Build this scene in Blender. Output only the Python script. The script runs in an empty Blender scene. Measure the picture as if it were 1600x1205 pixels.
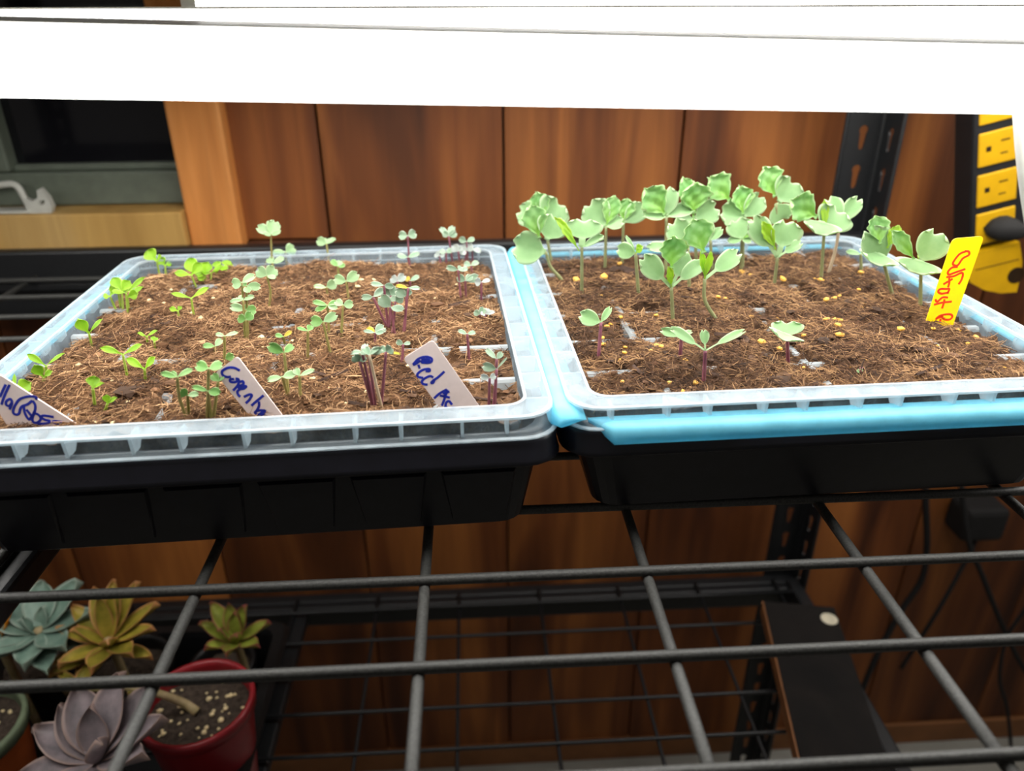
import bpy, bmesh, math, random
import numpy as np
from mathutils import Vector, Matrix
from mathutils.geometry import tessellate_polygon
random.seed(7); rng = np.random.default_rng(7)
SC = bpy.context.scene; COL = SC.collection
U = 0.01                                     # the scene is laid out in centimetres, stored in metres

# ------------------------------------------------------------------ camera
F_PX, PITCH, YAW, ROLL, CAM_H = 1176.4, 0.459518, 0.052754, -0.0066825, 22.846
_fw = Vector((math.sin(YAW)*math.cos(PITCH), math.cos(YAW)*math.cos(PITCH), -math.sin(PITCH)))
_rt = _fw.cross(Vector((0, 0, 1))).normalized(); _up = _rt.cross(_fw)
RT = _rt*math.cos(ROLL) + _up*math.sin(ROLL); UP = -_rt*math.sin(ROLL) + _up*math.cos(ROLL); FW = _fw
CAM = Vector((0, 0, CAM_H))
cam = bpy.data.cameras.new('camera'); camo = bpy.data.objects.new('camera', cam); COL.objects.link(camo)
cam.sensor_width = 36; cam.lens = 36*F_PX/1600; cam.clip_start = 0.01; cam.clip_end = 50
m = Matrix((RT, UP, -FW)).transposed().to_4x4(); m.translation = CAM*U; camo.matrix_world = m
cam.dof.use_dof = True; cam.dof.focus_distance = 0.40; cam.dof.aperture_fstop = 7.0
SC.camera = camo

# ------------------------------------------------------------------ world, exposure
W = bpy.data.worlds.new('dim_room'); SC.world = W; W.use_nodes = True
W.node_tree.nodes['Background'].inputs[0].default_value = (1.0, 0.92, 0.84, 1)
W.node_tree.nodes['Background'].inputs[1].default_value = 0.11
SC.view_settings.view_transform = 'Standard'; SC.view_settings.look = 'None'
SC.cycles.use_denoising = True
SC.view_settings.exposure = 0.0; SC.view_settings.gamma = 1; SC.view_settings.use_curve_mapping = False
LAMP = 10.3                                   # glow of the grow-light diffusers

# a point measured in the photograph, put on a horizontal plane (z) or an upright plane (Y)
def at(px, py, z=None, Y=None):
    d = RT*((px-800)/F_PX) - UP*((py-602.5)/F_PX) + FW
    t = (z-CAM_H)/d.z if z is not None else Y/d.y
    return CAM + d*t
def px_size(n, P):                           # cm covered by n pixels at the distance of P
    return n/F_PX*(P-CAM).dot(FW)

# ------------------------------------------------------------------ materials
def lin(r, g, b):
    f = lambda c: (c/255/12.92) if c/255 <= .04045 else ((c/255+.055)/1.055)**2.4
    return (f(r), f(g), f(b), 1)
class NT:
    def __init__(s, name):
        s.m = bpy.data.materials.new(name); s.m.use_nodes = True; s.t = s.m.node_tree; s.t.nodes.clear()
        s.out = s.n('ShaderNodeOutputMaterial')
    def n(s, ty, **kw):
        x = s.t.nodes.new(ty)
        for k, v in kw.items():
            if k in x.inputs: x.inputs[k].default_value = v
            else: setattr(x, k, v)
        return x
    def l(s, a, b): s.t.links.new(a, b)
    def ramp(s, fac, stops):
        r = s.n('ShaderNodeValToRGB'); e = r.color_ramp.elements
        while len(e) < len(stops): e.new(.5)
        for i, (p, c) in enumerate(stops): e[i].position = p; e[i].color = c
        s.l(fac, r.inputs[0]); return r
    def coords(s, scale=(1, 1, 1), rand=True):
        tc = s.n('ShaderNodeTexCoord'); mp = s.n('ShaderNodeMapping'); mp.inputs['Scale'].default_value = scale
        s.l(tc.outputs['Object'], mp.inputs['Vector'])
        if rand:
            oi = s.n('ShaderNodeObjectInfo'); mu = s.n('ShaderNodeMath', operation='MULTIPLY'); mu.inputs[1].default_value = 37.0
            s.l(oi.outputs['Random'], mu.inputs[0]); cx = s.n('ShaderNodeCombineXYZ')
            s.l(mu.outputs[0], cx.inputs[0]); s.l(mu.outputs[0], cx.inputs[1]); s.l(mu.outputs[0], cx.inputs[2])
            s.l(cx.outputs[0], mp.inputs['Location'])
        return mp.outputs[0]
    def noise(s, vec, scale, detail=4, rough=.55, dist=0):
        x = s.n('ShaderNodeTexNoise'); x.inputs['Scale'].default_value = scale; x.inputs['Detail'].default_value = detail
        x.inputs['Roughness'].default_value = rough; x.inputs['Distortion'].default_value = dist
        if vec: s.l(vec, x.inputs['Vector'])
        return x.outputs['Fac']
    def bump(s, h, strength=.3, dist=.001):
        b = s.n('ShaderNodeBump'); b.inputs['Strength'].default_value = strength; b.inputs['Distance'].default_value = dist
        s.l(h, b.inputs['Height']); return b.outputs[0]
    def pr(s, color=None, rough=.5, metal=0, spec=.5, normal=None, coat=0):
        p = s.n('ShaderNodeBsdfPrincipled'); p.inputs['Roughness'].default_value = rough; p.inputs['Metallic'].default_value = metal
        p.inputs['Specular IOR Level'].default_value = spec; p.inputs['Coat Weight'].default_value = coat
        if color is not None:
            if isinstance(color, tuple): p.inputs['Base Color'].default_value = color
            else: s.l(color, p.inputs['Base Color'])
        if normal: s.l(normal, p.inputs['Normal'])
        return p.outputs[0]
    def done(s, sh): s.l(sh, s.out.inputs[0]); return s.m
M = {}
def plain(name, c, rough=.5, spec=.5, nscale=60, amt=.25, bump=.15, bd=.0006, metal=0):
    k = NT(name); v = k.coords(); f = k.noise(v, nscale, 5, .6)
    a = tuple(x*(1-amt) for x in c[:3])+(1,); b = tuple(min(1, x*(1+amt)) for x in c[:3])+(1,)
    M[name] = k.done(k.pr(k.ramp(f, [(.3, a), (.7, b)]).outputs[0], rough, metal, spec, k.bump(f, bump, bd)))
def wood(name, cols, sc=1.0, grain=16, rough=.6, streak=None):
    k = NT(name); v = k.coords((grain*sc, grain*sc, 1.0*sc)); f = k.noise(v, 3.2, 6, .62, .7)
    v2 = k.coords((5*sc, 5*sc, .55*sc)); g = k.noise(v2, 2.2, 3, .5, .9)
    r = k.ramp(g, [(.32, cols[0]), (.5, cols[1]), (.68, cols[2])])
    r2 = k.ramp(f, [(.3, (.7, .66, .62, 1)), (.65, (1.08, 1.08, 1.08, 1))])
    mx = k.n('ShaderNodeMix', data_type='RGBA', blend_type='MULTIPLY'); mx.inputs[0].default_value = .75
    k.l(r.outputs[0], mx.inputs[6]); k.l(r2.outputs[0], mx.inputs[7])
    oi = k.n('ShaderNodeObjectInfo'); hs = k.n('ShaderNodeHueSaturation')
    mr = k.n('ShaderNodeMapRange'); mr.inputs[3].default_value = .72; mr.inputs[4].default_value = 1.25
    k.l(oi.outputs['Random'], mr.inputs[0]); k.l(mr.outputs[0], hs.inputs['Value']); k.l(mx.outputs[2], hs.inputs['Color'])
    M[name] = k.done(k.pr(hs.outputs[0], rough, 0, .3, k.bump(f, .35, .001)))
wood('cedar', [lin(66, 33, 15), lin(114, 63, 28), lin(160, 98, 46)], 1.0)
wood('stud_wood', [lin(160, 98, 46), lin(188, 122, 62), lin(204, 142, 82)], 1.2)
wood('sill_wood', [lin(182, 140, 74), lin(200, 160, 92), lin(212, 176, 114)], .6)
wood('dark_plank', [lin(10, 8, 8), lin(16, 13, 12), lin(22, 18, 16)], 1.0, rough=.95)
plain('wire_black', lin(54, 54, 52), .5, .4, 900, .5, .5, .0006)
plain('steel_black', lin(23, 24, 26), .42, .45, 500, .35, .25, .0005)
plain('tray_black', lin(20, 20, 28), .32, .5, 120, .25, .08, .0005)
plain('nursery_black', lin(14, 14, 15), .45, .4, 90, .25, .1, .0005)
plain('win_frame', lin(96, 104, 92), .5, .4, 60, .15, .1)
plain('clip_white', lin(190, 190, 182), .5, .4, 60, .1, .1)
plain('strip_black', lin(24, 24, 26), .5, .4, 60, .2, .1)
plain('strip_yellow', lin(198, 152, 4), .45, .4, 60, .08, .05)
plain('hole_dark', lin(40, 24, 6), .7, .2)
plain('rubber', lin(22, 21, 21), .8, .35, 80, .2, .1)
plain('cord_white', lin(225, 225, 218), .45, .4, 60, .06, .05)
plain('lamp_metal', lin(214, 214, 206), .4, .4, 40, .05, .05)
plain('tag_white', lin(216, 200, 196), .5, .35, 200, .05, .08)
plain('tag_yellow', lin(255, 206, 0), .4, .4, 120, .06, .05)
plain('ink_blue', lin(28, 42, 150), .5, .3, 300, .3, .05)
plain('ink_red', lin(214, 48, 10), .5, .3, 300, .3, .05)
plain('floor_grey', lin(150, 148, 140), .7, .3, 12, .15, .2)
plain('base_brown', lin(128, 84, 50), .6, .3, 20, .2, .2)
plain('grain_yellow', lin(222, 168, 72), .6, .3, 150, .35, .4, .001)
plain('grain_cream', lin(226, 206, 160), .6, .3, 150, .2, .4, .001)
plain('bark', lin(58, 42, 34), .8, .2, 220, .5, .8, .001)
plain('pot_red', lin(136, 26, 34), .35, .5, 30, .15, .05)
plain('pot_orange', lin(172, 84, 36), .6, .3, 30, .2, .1)
plain('pot_rim', lin(104, 116, 92), .5, .3, 60, .2, .1)
plain('pot_soil', lin(64, 54, 46), .9, .2, 240, .6, 1.0, .003)
plain('sticker', lin(200, 192, 170), .6, .3)

k = NT('lamp_glow'); e = k.n('ShaderNodeEmission'); e.inputs[0].default_value = (1.0, .97, .92, 1); e.inputs[1].default_value = LAMP
M['lamp_glow'] = k.done(e.outputs[0])
k = NT('pane_glass'); v = k.coords(rand=False)
M['pane_glass'] = k.done(k.pr((.006, .006, .008, 1), .06, 0, .5))

def clear(name, body, tint, fac, rough=.38):
    k = NT(name); v = k.coords(); f = k.noise(v, 70, 4)
    p = k.pr(body, rough, 0, .5, k.bump(k.noise(v, 40, 1), .08, .0006)); tl = k.n('ShaderNodeBsdfTranslucent'); tl.inputs[0].default_value = body
    a = k.n('ShaderNodeMixShader'); a.inputs[0].default_value = .35; k.l(p, a.inputs[1]); k.l(tl.outputs[0], a.inputs[2])
    tr = k.n('ShaderNodeBsdfTransparent'); tr.inputs[0].default_value = tint
    r = k.ramp(f, [(.35, (fac-.08,)*3+(1,)), (.65, (fac+.08,)*3+(1,))])
    b = k.n('ShaderNodeMixShader'); k.l(r.outputs[0], b.inputs[0]); k.l(a.outputs[0], b.inputs[1]); k.l(tr.outputs[0], b.inputs[2])
    M[name] = k.done(b.outputs[0])
clear('clear_plastic', lin(182, 196, 206), (.93, .97, .98, 1), .68)
clear('clear_skirt', lin(190, 204, 212), (.92, .96, .98, 1), .84)
clear('clear_edge', lin(224, 232, 238), (.95, .98, .98, 1), .58)
clear('clear_divider', lin(184, 192, 196), (.95, .98, .98, 1), .40)
clear('blue_plastic', lin(134, 222, 246), (.5, .9, .98, 1), .09)

def leafmat(name, c0, c1, edge, trans=.35, rough=.45, bs=90, bump=.25):
    k = NT(name); v = k.coords(); f = k.noise(v, bs, 4)
    r = k.ramp(f, [(.3, c0), (.7, c1)])
    at_ = k.n('ShaderNodeAttribute'); at_.attribute_name = 'edge'
    mx = k.n('ShaderNodeMix', data_type='RGBA'); k.l(at_.outputs['Fac'], mx.inputs[0]); k.l(r.outputs[0], mx.inputs[6]); mx.inputs[7].default_value = edge
    lm = k.n('ShaderNodeMapRange'); lm.inputs[1].default_value = -1; lm.inputs[2].default_value = 0; lm.inputs[3].default_value = 1; lm.inputs[4].default_value = 0
    k.l(at_.outputs['Fac'], lm.inputs[0]); m2 = k.n('ShaderNodeMix', data_type='RGBA'); k.l(lm.outputs[0], m2.inputs[0]); k.l(mx.outputs[2], m2.inputs[6]); m2.inputs[7].default_value = lin(138, 186, 66); mx = m2
    oi = k.n('ShaderNodeObjectInfo'); hs = k.n('ShaderNodeHueSaturation'); mr = k.n('ShaderNodeMapRange'); mr.inputs[3].default_value = .88; mr.inputs[4].default_value = 1.1
    k.l(oi.outputs['Random'], mr.inputs[0]); k.l(mr.outputs[0], hs.inputs['Value']); k.l(mx.outputs[2], hs.inputs['Color'])
    p = k.pr(hs.outputs[0], rough, 0, .35, k.bump(f, bump, .0008)); tl = k.n('ShaderNodeBsdfTranslucent'); k.l(hs.outputs[0], tl.inputs[0])
    a = k.n('ShaderNodeMixShader'); a.inputs[0].default_value = trans; k.l(p, a.inputs[1]); k.l(tl.outputs[0], a.inputs[2])
    M[name] = k.done(a.outputs[0])
leafmat('leaf_lettuce', lin(128, 178, 30), lin(164, 208, 56), lin(190, 220, 96), .45)
leafmat('stem_lettuce', lin(150, 180, 60), lin(176, 196, 96), lin(180, 200, 100), .3)
leafmat('leaf_cabbage', lin(98, 152, 70), lin(140, 184, 112), lin(178, 206, 150), .35)
leafmat('leaf_cabbage_pale', lin(140, 176, 124), lin(168, 200, 152), lin(196, 216, 176), .3)
leafmat('stem_cabbage', lin(132, 132, 72), lin(164, 152, 96), lin(150, 150, 90), .2)
leafmat('leaf_red', lin(116, 150, 120), lin(158, 180, 156), lin(196, 204, 186), .3)
leafmat('leaf_red_grey', lin(150, 164, 156), lin(182, 190, 186), lin(206, 208, 204), .3)
leafmat('stem_red', lin(110, 60, 78), lin(150, 96, 106), lin(120, 60, 80), .15)
leafmat('leaf_yellowing', lin(190, 186, 40), lin(206, 168, 60), lin(214, 190, 110), .35)
leafmat('leaf_kale', lin(128, 168, 112), lin(148, 186, 130), lin(198, 222, 178), .3)
leafmat('true_kale', lin(104, 162, 84), lin(150, 196, 126), lin(190, 220, 160), .35, .4, 55, .9)
leafmat('true_kale_lime', lin(140, 184, 28), lin(168, 206, 60), lin(190, 216, 100), .45, .4, 55, .8)
leafmat('stem_kale', lin(128, 132, 92), lin(152, 158, 112), lin(150, 160, 110), .2)
leafmat('stem_pale', lin(176, 158, 132), lin(190, 172, 146), lin(180, 170, 140), .2)
leafmat('succ_blue', lin(92, 120, 108), lin(126, 148, 134), lin(150, 164, 150), .1)
leafmat('succ_olive', lin(120, 116, 36), lin(166, 146, 56), lin(200, 140, 90), .12)
leafmat('succ_purple', lin(118, 112, 116), lin(160, 146, 150), lin(176, 150, 140), .1)
leafmat('succ_redgreen', lin(108, 112, 40), lin(150, 160, 60), lin(150, 70, 70), .15)
leafmat('succ_green', lin(70, 130, 40), lin(96, 156, 60), lin(120, 160, 80), .15)
leafmat('petal_orange', lin(232, 140, 20), lin(240, 170, 40), lin(240, 170, 60), .3)
leafmat('succ_stem', lin(150, 136, 90), lin(182, 160, 124), lin(180, 160, 120), .1)

def soilmat(name, d, mcol, b, fib=False):
    k = NT(name)
    if fib:
        a = k.n('ShaderNodeAttribute'); a.attribute_name = 'tone'
        r = k.ramp(a.outputs['Fac'], [(0, d), (.45, mcol), (1, b)])
        M[name] = k.done(k.pr(r.outputs[0], .85, 0, .2)); return
    v = k.coords(rand=False); f = k.noise(v, 260, 6, .7); g = k.noise(v, 45, 4, .6)
    s = k.n('ShaderNodeMath', operation='ADD'); k.l(f, s.inputs[0]); k.l(g, s.inputs[1]); h = k.n('ShaderNodeMath', operation='MULTIPLY'); h.inputs[1].default_value = .5; k.l(s.outputs[0], h.inputs[0])
    r = k.ramp(h.outputs[0], [(.36, d), (.5, mcol), (.66, b)])
    M[name] = k.done(k.pr(r.outputs[0], .92, 0, .15, k.bump(f, 1.0, .002)))
soilmat('soil_warm', lin(50, 36, 26), lin(96, 70, 49), lin(134, 102, 74))
soilmat('fibre_warm', lin(46, 32, 23), lin(114, 81, 55), lin(204, 166, 124), True)
soilmat('soil_dark', lin(42, 32, 25), lin(84, 62, 46), lin(120, 92, 68))
soilmat('fibre_dark', lin(44, 32, 25), lin(100, 72, 52), lin(182, 144, 102), True)

# ------------------------------------------------------------------ mesh helpers (world centimetres in, metres out)
ORG = {}
def empty(name, loc, label=None, cat=None, group=None, parent=None, kind=None):
    o = bpy.data.objects.new(name, None); COL.objects.link(o); o.empty_display_size = .01
    loc = Vector(loc); ORG[o.name] = loc
    if parent: o.parent = parent; o.location = (loc-ORG[parent.name])*U
    else: o.location = loc*U
    return tag(o, label, cat, group, kind)
def tag(o, label=None, cat=None, group=None, kind=None):
    if label: o['label'] = label
    if cat: o['category'] = cat
    if group: o['group'] = group
    if kind: o['kind'] = kind
    return o
def link(name, me, loc, parent=None, rot=None):
    o = bpy.data.objects.new(name, me); COL.objects.link(o); loc = Vector(loc); ORG[o.name] = loc
    if parent: o.parent = parent; o.location = (loc-ORG[parent.name])*U
    else: o.location = loc*U
    if rot is not None: o.rotation_euler = rot
    return o
class MB:
    def __init__(s): s.v = []; s.f = []; s.e = []
    def add(s, vs, fs, edge=None):
        o = len(s.v); s.v += [Vector(p) for p in vs]; s.f += [tuple(i+o for i in f) for f in fs]
        s.e += list(edge) if edge is not None else [0.0]*len(vs); return s
    def box(s, lo, hi, mat=None, ch=0.0):
        x0, y0, z0 = lo; x1, y1, z1 = hi; c = min(ch, (x1-x0)/2.01, (y1-y0)/2.01, (z1-z0)/2.01)
        if c <= 0:
            vs = [(x, y, z) for x in (x0, x1) for y in (y0, y1) for z in (z0, z1)]
            fs = [(0, 1, 3, 2), (4, 6, 7, 5), (0, 4, 5, 1), (2, 3, 7, 6), (0, 2, 6, 4), (1, 5, 7, 3)]
        else:
            b = bmesh.new(); bmesh.ops.create_cube(b, size=1)
            for q in b.verts: q.co = Vector(((x0+x1)/2+q.co.x*(x1-x0), (y0+y1)/2+q.co.y*(y1-y0), (z0+z1)/2+q.co.z*(z1-z0)))
            bmesh.ops.bevel(b, geom=list(b.edges), offset=c, segments=2, profile=.5, affect='EDGES')
            b.verts.index_update(); vs = [q.co.copy() for q in b.verts]; fs = [tuple(q.index for q in f.verts) for f in b.faces]; b.free()
        if mat is not None: vs = [mat @ Vector(p) for p in vs]
        return s.add(vs, fs)
    def tube(s, pts, r, n=8, cap=True):
        pts = [Vector(p) for p in pts]; rs = r if isinstance(r, (list, tuple)) else [r]*len(pts)
        vs = []; fs = []; prev = None
        for i, p in enumerate(pts):
            t = (pts[min(i+1, len(pts)-1)]-pts[max(i-1, 0)]).normalized()
            if prev is None: a = t.orthogonal().normalized()
            else: a = (prev-t*prev.dot(t)).normalized()
            prev = a; b = t.cross(a)
            vs += [p+(a*math.cos(6.28318*j/n)+b*math.sin(6.28318*j/n))*rs[i] for j in range(n)]
        for i in range(len(pts)-1):
            for j in range(n): fs.append((i*n+j, i*n+(j+1) % n, (i+1)*n+(j+1) % n, (i+1)*n+j))
        if cap: fs += [tuple(range(n))[::-1], tuple(range((len(pts)-1)*n, len(pts)*n))]
        return s.add(vs, fs)
    def loft(s, loops, closed=False, cap0=False, cap1=False):
        n = len(loops[0]); vs = [p for L in loops for p in L]; fs = []; K = len(loops)
        for i in range(K if closed else K-1):
            for j in range(n): fs.append((i*n+j, i*n+(j+1) % n, ((i+1) % K)*n+(j+1) % n, ((i+1) % K)*n+j))
        if cap0: fs.append(tuple(range(n))[::-1])
        if cap1: fs.append(tuple(range((K-1)*n, K*n)))
        return s.add(vs, fs)
    def plate(s, outer, holes, thick, fn):               # flat plate with holes: 2-D loops, fn(x, y, depth) -> point
        loops = [outer]+list(holes); tri = tessellate_polygon([[Vector((x, y, 0)) for x, y in L] for L in loops])
        flat = [p for L in loops for p in L]; n = len(flat)
        vs = [fn(x, y, 0) for x, y in flat]+[fn(x, y, thick) for x, y in flat]
        fs = [tuple(t) for t in tri]+[tuple(i+n for i in t)[::-1] for t in tri]; o = 0
        for L in loops:
            k_ = len(L)
            for j in range(k_): a, b = o+j, o+(j+1) % k_; fs.append((a, b, b+n, a+n))
            o += k_
        return s.add(vs, fs)
    def mesh(s, name, origin, mat, smooth=False):
        me = bpy.data.meshes.new(name); o = Vector(origin)
        me.from_pydata([tuple((p-o)*U) for p in s.v], [], s.f); me.update()
        if any(s.e):
            a = me.attributes.new('edge', 'FLOAT', 'POINT'); a.data.foreach_set('value', s.e)
        me.materials.append(M[mat])
        b = bmesh.new(); b.from_mesh(me); bmesh.ops.recalc_face_normals(b, faces=b.faces); b.to_mesh(me); b.free()
        if smooth: me.polygons.foreach_set('use_smooth', [True]*len(me.polygons))
        return me
    def build(s, name, mat, parent=None, origin=None, smooth=False, **kw):
        if origin is None:
            if parent is not None: origin = ORG[parent.name]
            else:
                xs = [p.x for p in s.v]; ys = [p.y for p in s.v]; zs = [p.z for p in s.v]
                origin = ((min(xs)+max(xs))/2, (min(ys)+max(ys))/2, min(zs))
        return tag(link(name, s.mesh(name, origin, mat, smooth), origin, parent), **kw)
def bez(pts, n=16):                                      # Catmull-Rom through points
    P = [Vector(p) for p in pts]; P = [P[0]*2-P[1]]+P+[P[-1]*2-P[-2]]; out = []
    for i in range(1, len(P)-2):
        for k_ in range(n):
            t = k_/n; a, b, c, d = P[i-1], P[i], P[i+1], P[i+2]
            out.append(.5*((2*b)+(-a+c)*t+(2*a-5*b+4*c-d)*t*t+(-a+3*b-3*c+d)*t**3))
    return out+[P[-2]]
def rrect(hx, hy, r, n=5):                               # rounded rectangle, counter-clockwise
    out = []
    for cx, cy, a0 in ((hx-r, hy-r, 0), (-hx+r, hy-r, 90), (-hx+r, -hy+r, 180), (hx-r, -hy+r, 270)):
        for i in range(n+1):
            a = math.radians(a0+90*i/n); out.append((cx+r*math.cos(a), cy+r*math.sin(a)))
    return out

# ================================================================== SETTING
WALL_Y = 82.0; FLOOR_Z = -85.5
fl = MB().box((-140, -120, FLOOR_Z-3), (140, WALL_Y+8, FLOOR_Z)).build('floor', 'floor_grey', kind='structure')
wall = empty('wall_back', (0, WALL_Y+2, FLOOR_Z), kind='structure')
seams = [-91.6, -72.6, -53.6, -34.6, -15.5, 3.6, 22.6, 41.6, 60.6, 79.6, 98.6]
for i in range(len(seams)-1):
    x0, x1 = seams[i]+.12, seams[i+1]-.12; top = 70 if x0 > -36 else 0.9
    if i == 3: # the plank beside the window starts at the stud
        MB().box((-30, WALL_Y, 0.9), (x1, WALL_Y+1.8, 70), ch=.12).build('plank', 'cedar', wall, ((x0+x1)/2, WALL_Y, FLOOR_Z)); top = .7
    MB().box((x0, WALL_Y+random.uniform(-.12, .12), FLOOR_Z+4.2), (x1, WALL_Y+1.8, top), ch=.12).build('plank', 'cedar', wall, ((x0+x1)/2, WALL_Y, FLOOR_Z))
MB().box((-92, WALL_Y+1.8, FLOOR_Z), (99, WALL_Y+2.6, .5)).build('backing', 'strip_black', wall)
MB().box((-31, WALL_Y+1.8, .5), (99, WALL_Y+2.6, 70)).build('backing', 'strip_black', wall)
MB().box((-92, WALL_Y-.6, FLOOR_Z), (99, WALL_Y+1.5, FLOOR_Z+4.4), ch=.2).build('baseboard_back', 'base_brown', kind='structure')
MB().box((-29.7, WALL_Y-2.2, .4), (-24.4, WALL_Y+2, 70), ch=.25).build('trim_1', 'stud_wood', kind='structure')
MB().box((-92, WALL_Y-3.2, 1.0), (-29.75, WALL_Y+2.2, 4.75), ch=.2).build('trim_2', 'sill_wood', kind='structure')
win = empty('window_1', (-58, WALL_Y+1, 4.8), kind='structure')
MB().box((-92, WALL_Y+.4, 4.85), (-30.0, WALL_Y+3.2, 8.3), ch=.25).build('bottom_rail', 'win_frame', win)
MB().box((-92, WALL_Y+1.2, 8.3), (-30.0, WALL_Y+2.6, 9.0), ch=.2).build('bead', 'win_frame', win)
MB().box((-52.5, WALL_Y+.2, 8.4), (-47.4, WALL_Y+3.0, 70), ch=.25).build('mullion', 'win_frame', win)
MB().box((-92, WALL_Y+.4, 70), (-30.0, WALL_Y+3.2, 74), ch=.25).build('top_rail', 'win_frame', win)
MB().box((-47.4, WALL_Y+2.0, 8.9), (-30.2, WALL_Y+2.3, 70)).build('pane', 'pane_glass', win)
MB().box((-92, WALL_Y+2.0, 8.9), (-52.5, WALL_Y+2.3, 70)).build('pane', 'pane_glass', win)

# ================================================================== GROW LIGHTS
def fixture(label, x0, x1, yc, zb, tilt, w=8.5, h=2.6, name='grow_light'):
    r = empty(name, ((x0+x1)/2, yc, zb), label, 'light', 'hanging grow lights')
    Z = lambda X, z: z+tilt*X
    prof = [(yc-w/2+.25, zb+h-.06)]                      # diffuser: up the front, round the edge, flat below
    for i in range(9):
        a = math.pi/2*i/8; prof.append((yc-w/2+1.0-1.0*math.cos(a), zb+1.0-1.0*math.sin(a)))
    prof.append((yc+w/2-.6, zb))
    def sweep(P, X0, X1): return [[Vector((X, y, Z(X, z))) for y, z in P] for X in (X0, X1)]
    L = sweep(prof, x0+1, x1-1); n = len(prof); d = MB()
    d.add(L[0]+L[1], [(i, i+1, n+i+1, n+i) for i in range(n-1)]).build('diffuser', 'lamp_glow', r, smooth=True)
    hp = [(yc-w/2+.2, zb+h-.05), (yc+w/2, zb+h-.05), (yc+w/2, zb-.3), (yc+w/2+.12, zb-.3), (yc+w/2+.12, zb+h+.03), (yc-w/2+.2, zb+h+.03)]
    MB().loft(sweep(hp, x0+1, x1-1), cap0=True, cap1=True).build('housing', 'lamp_metal', r)
    for xa, xb in ((x0, x0+1), (x1-1, x1)):
        cp = prof+[(yc+w/2, zb), (yc+w/2, zb+h)]
        MB().loft(sweep(cp, xa, xb), cap0=True, cap1=True).build('end_cap', 'lamp_metal', r)
    for X in (x0+18, x1-18):
        MB().tube([(X, yc+1, Z(X, zb+h)), (X, yc+1, 68)], .12, 6).build('hanger', 'cord_white', r)
    return r
g1 = fixture('white grow light nearest the camera, its glowing front edge right above the trays', -60, 62, 31.0, 20.02, -.0275, 8.6, 2.3)
g2 = fixture('grow light hanging second from the front, a glowing band above the nearest one', -60, 62, 47.0, 20.3, -.003, 8.6, 2.85)
g3 = fixture('grow light farthest back, its end showing at the upper left by the grey window', -19.5, 100, 63.5, 22.6, .006, 8.6, 4.2)
c = bez([at(1589, 150, Y=50), at(1592, 200, Y=50), at(1597, 260, Y=50.5), at(1606, 330, Y=51.5), at(1622, 420, Y=53), at(1660, 560, Y=56), (57, 62, -12), (58.5, 70, -26)])
MB().tube(c, .33, 8).build('white_cable', 'cord_white', label='white power cord hanging down from the grow lights at the right edge', cat='cord', smooth=True)

# ================================================================== SHELVING UNIT
SX1, SX0, SY0, SYB = 41.0, -81.0, 10.0, 76.0
LZ = -43.0
shelf = empty('shelving_unit', (-20, 43, FLOOR_Z), 'black metal shelving unit with wire decks and keyhole-slotted corner posts', 'shelf')
def rod(name, length, axis, mat='wire_black', r=.25):
    h = length/2; p = [Vector((0, 0, 0)) for _ in range(9)]
    for i, q in enumerate(p): q[axis] = -h+length*i/8
    return MB().tube(p, r, 8).mesh(name, (0, 0, 0), mat, True)
wxl = rod('cross_wire', SX1-SX0-2, 0, 'steel_black', .2); wyl = rod('long_wire', SYB-SY0-3, 1, 'steel_black', .2)  # lower deck wires: shade under the trays put into a darker material
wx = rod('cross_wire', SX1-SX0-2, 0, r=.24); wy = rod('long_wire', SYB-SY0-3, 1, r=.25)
xs = [-2.604+10.16*k_ for k_ in range(-7, 5)]; ys = [26.64+5.06*k_ for k_ in range(-3, 10)]
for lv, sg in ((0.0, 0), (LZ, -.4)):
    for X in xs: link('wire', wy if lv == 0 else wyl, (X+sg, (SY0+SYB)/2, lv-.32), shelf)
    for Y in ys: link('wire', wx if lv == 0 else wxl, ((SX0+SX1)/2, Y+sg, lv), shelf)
def beam(x0, x1, y0, y1, z0, z1):
    MB().box((x0, y0, z0), (x1, y1, z1), ch=.25).build('beam', 'steel_black', shelf)
for lv in (0.0, LZ):
    beam(SX0+.3, SX1-.3, 74.2, 75.8, lv-4.6, lv+(2.2 if lv == 0 else -.6))     # rear beam with its inner ledge
    beam(SX0+.3, SX1-.3, 73.0, 74.2, lv-1.5, lv-.65)
    beam(SX0+.3, SX1-.3, SY0, SY0+1.6, lv-4.2, lv+.45)
    beam(SX1-1.8, SX1-.2, SY0+1.7, 74.1, lv-4.2, lv+.3)
    beam(SX0+.2, SX0+1.8, SY0+1.7, 74.1, lv-4.2, lv+.3)
    beam(-23.8, -21.7, SY0+1.7, 73.0, lv-2.0, lv-.65)   # middle support
def keyhole(cx, cy, w):
    out = []; R = w; r = w*.55; 
    for i in range(9): a = math.radians(-40+260*i/8); out.append((cx+R*math.cos(a), cy+.62+R*math.sin(a)))
    for i in range(6): a = math.radians(180+180*i/5); out.append((cx+r*math.cos(a), cy-1.0+r*math.sin(a)))
    return out
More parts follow.
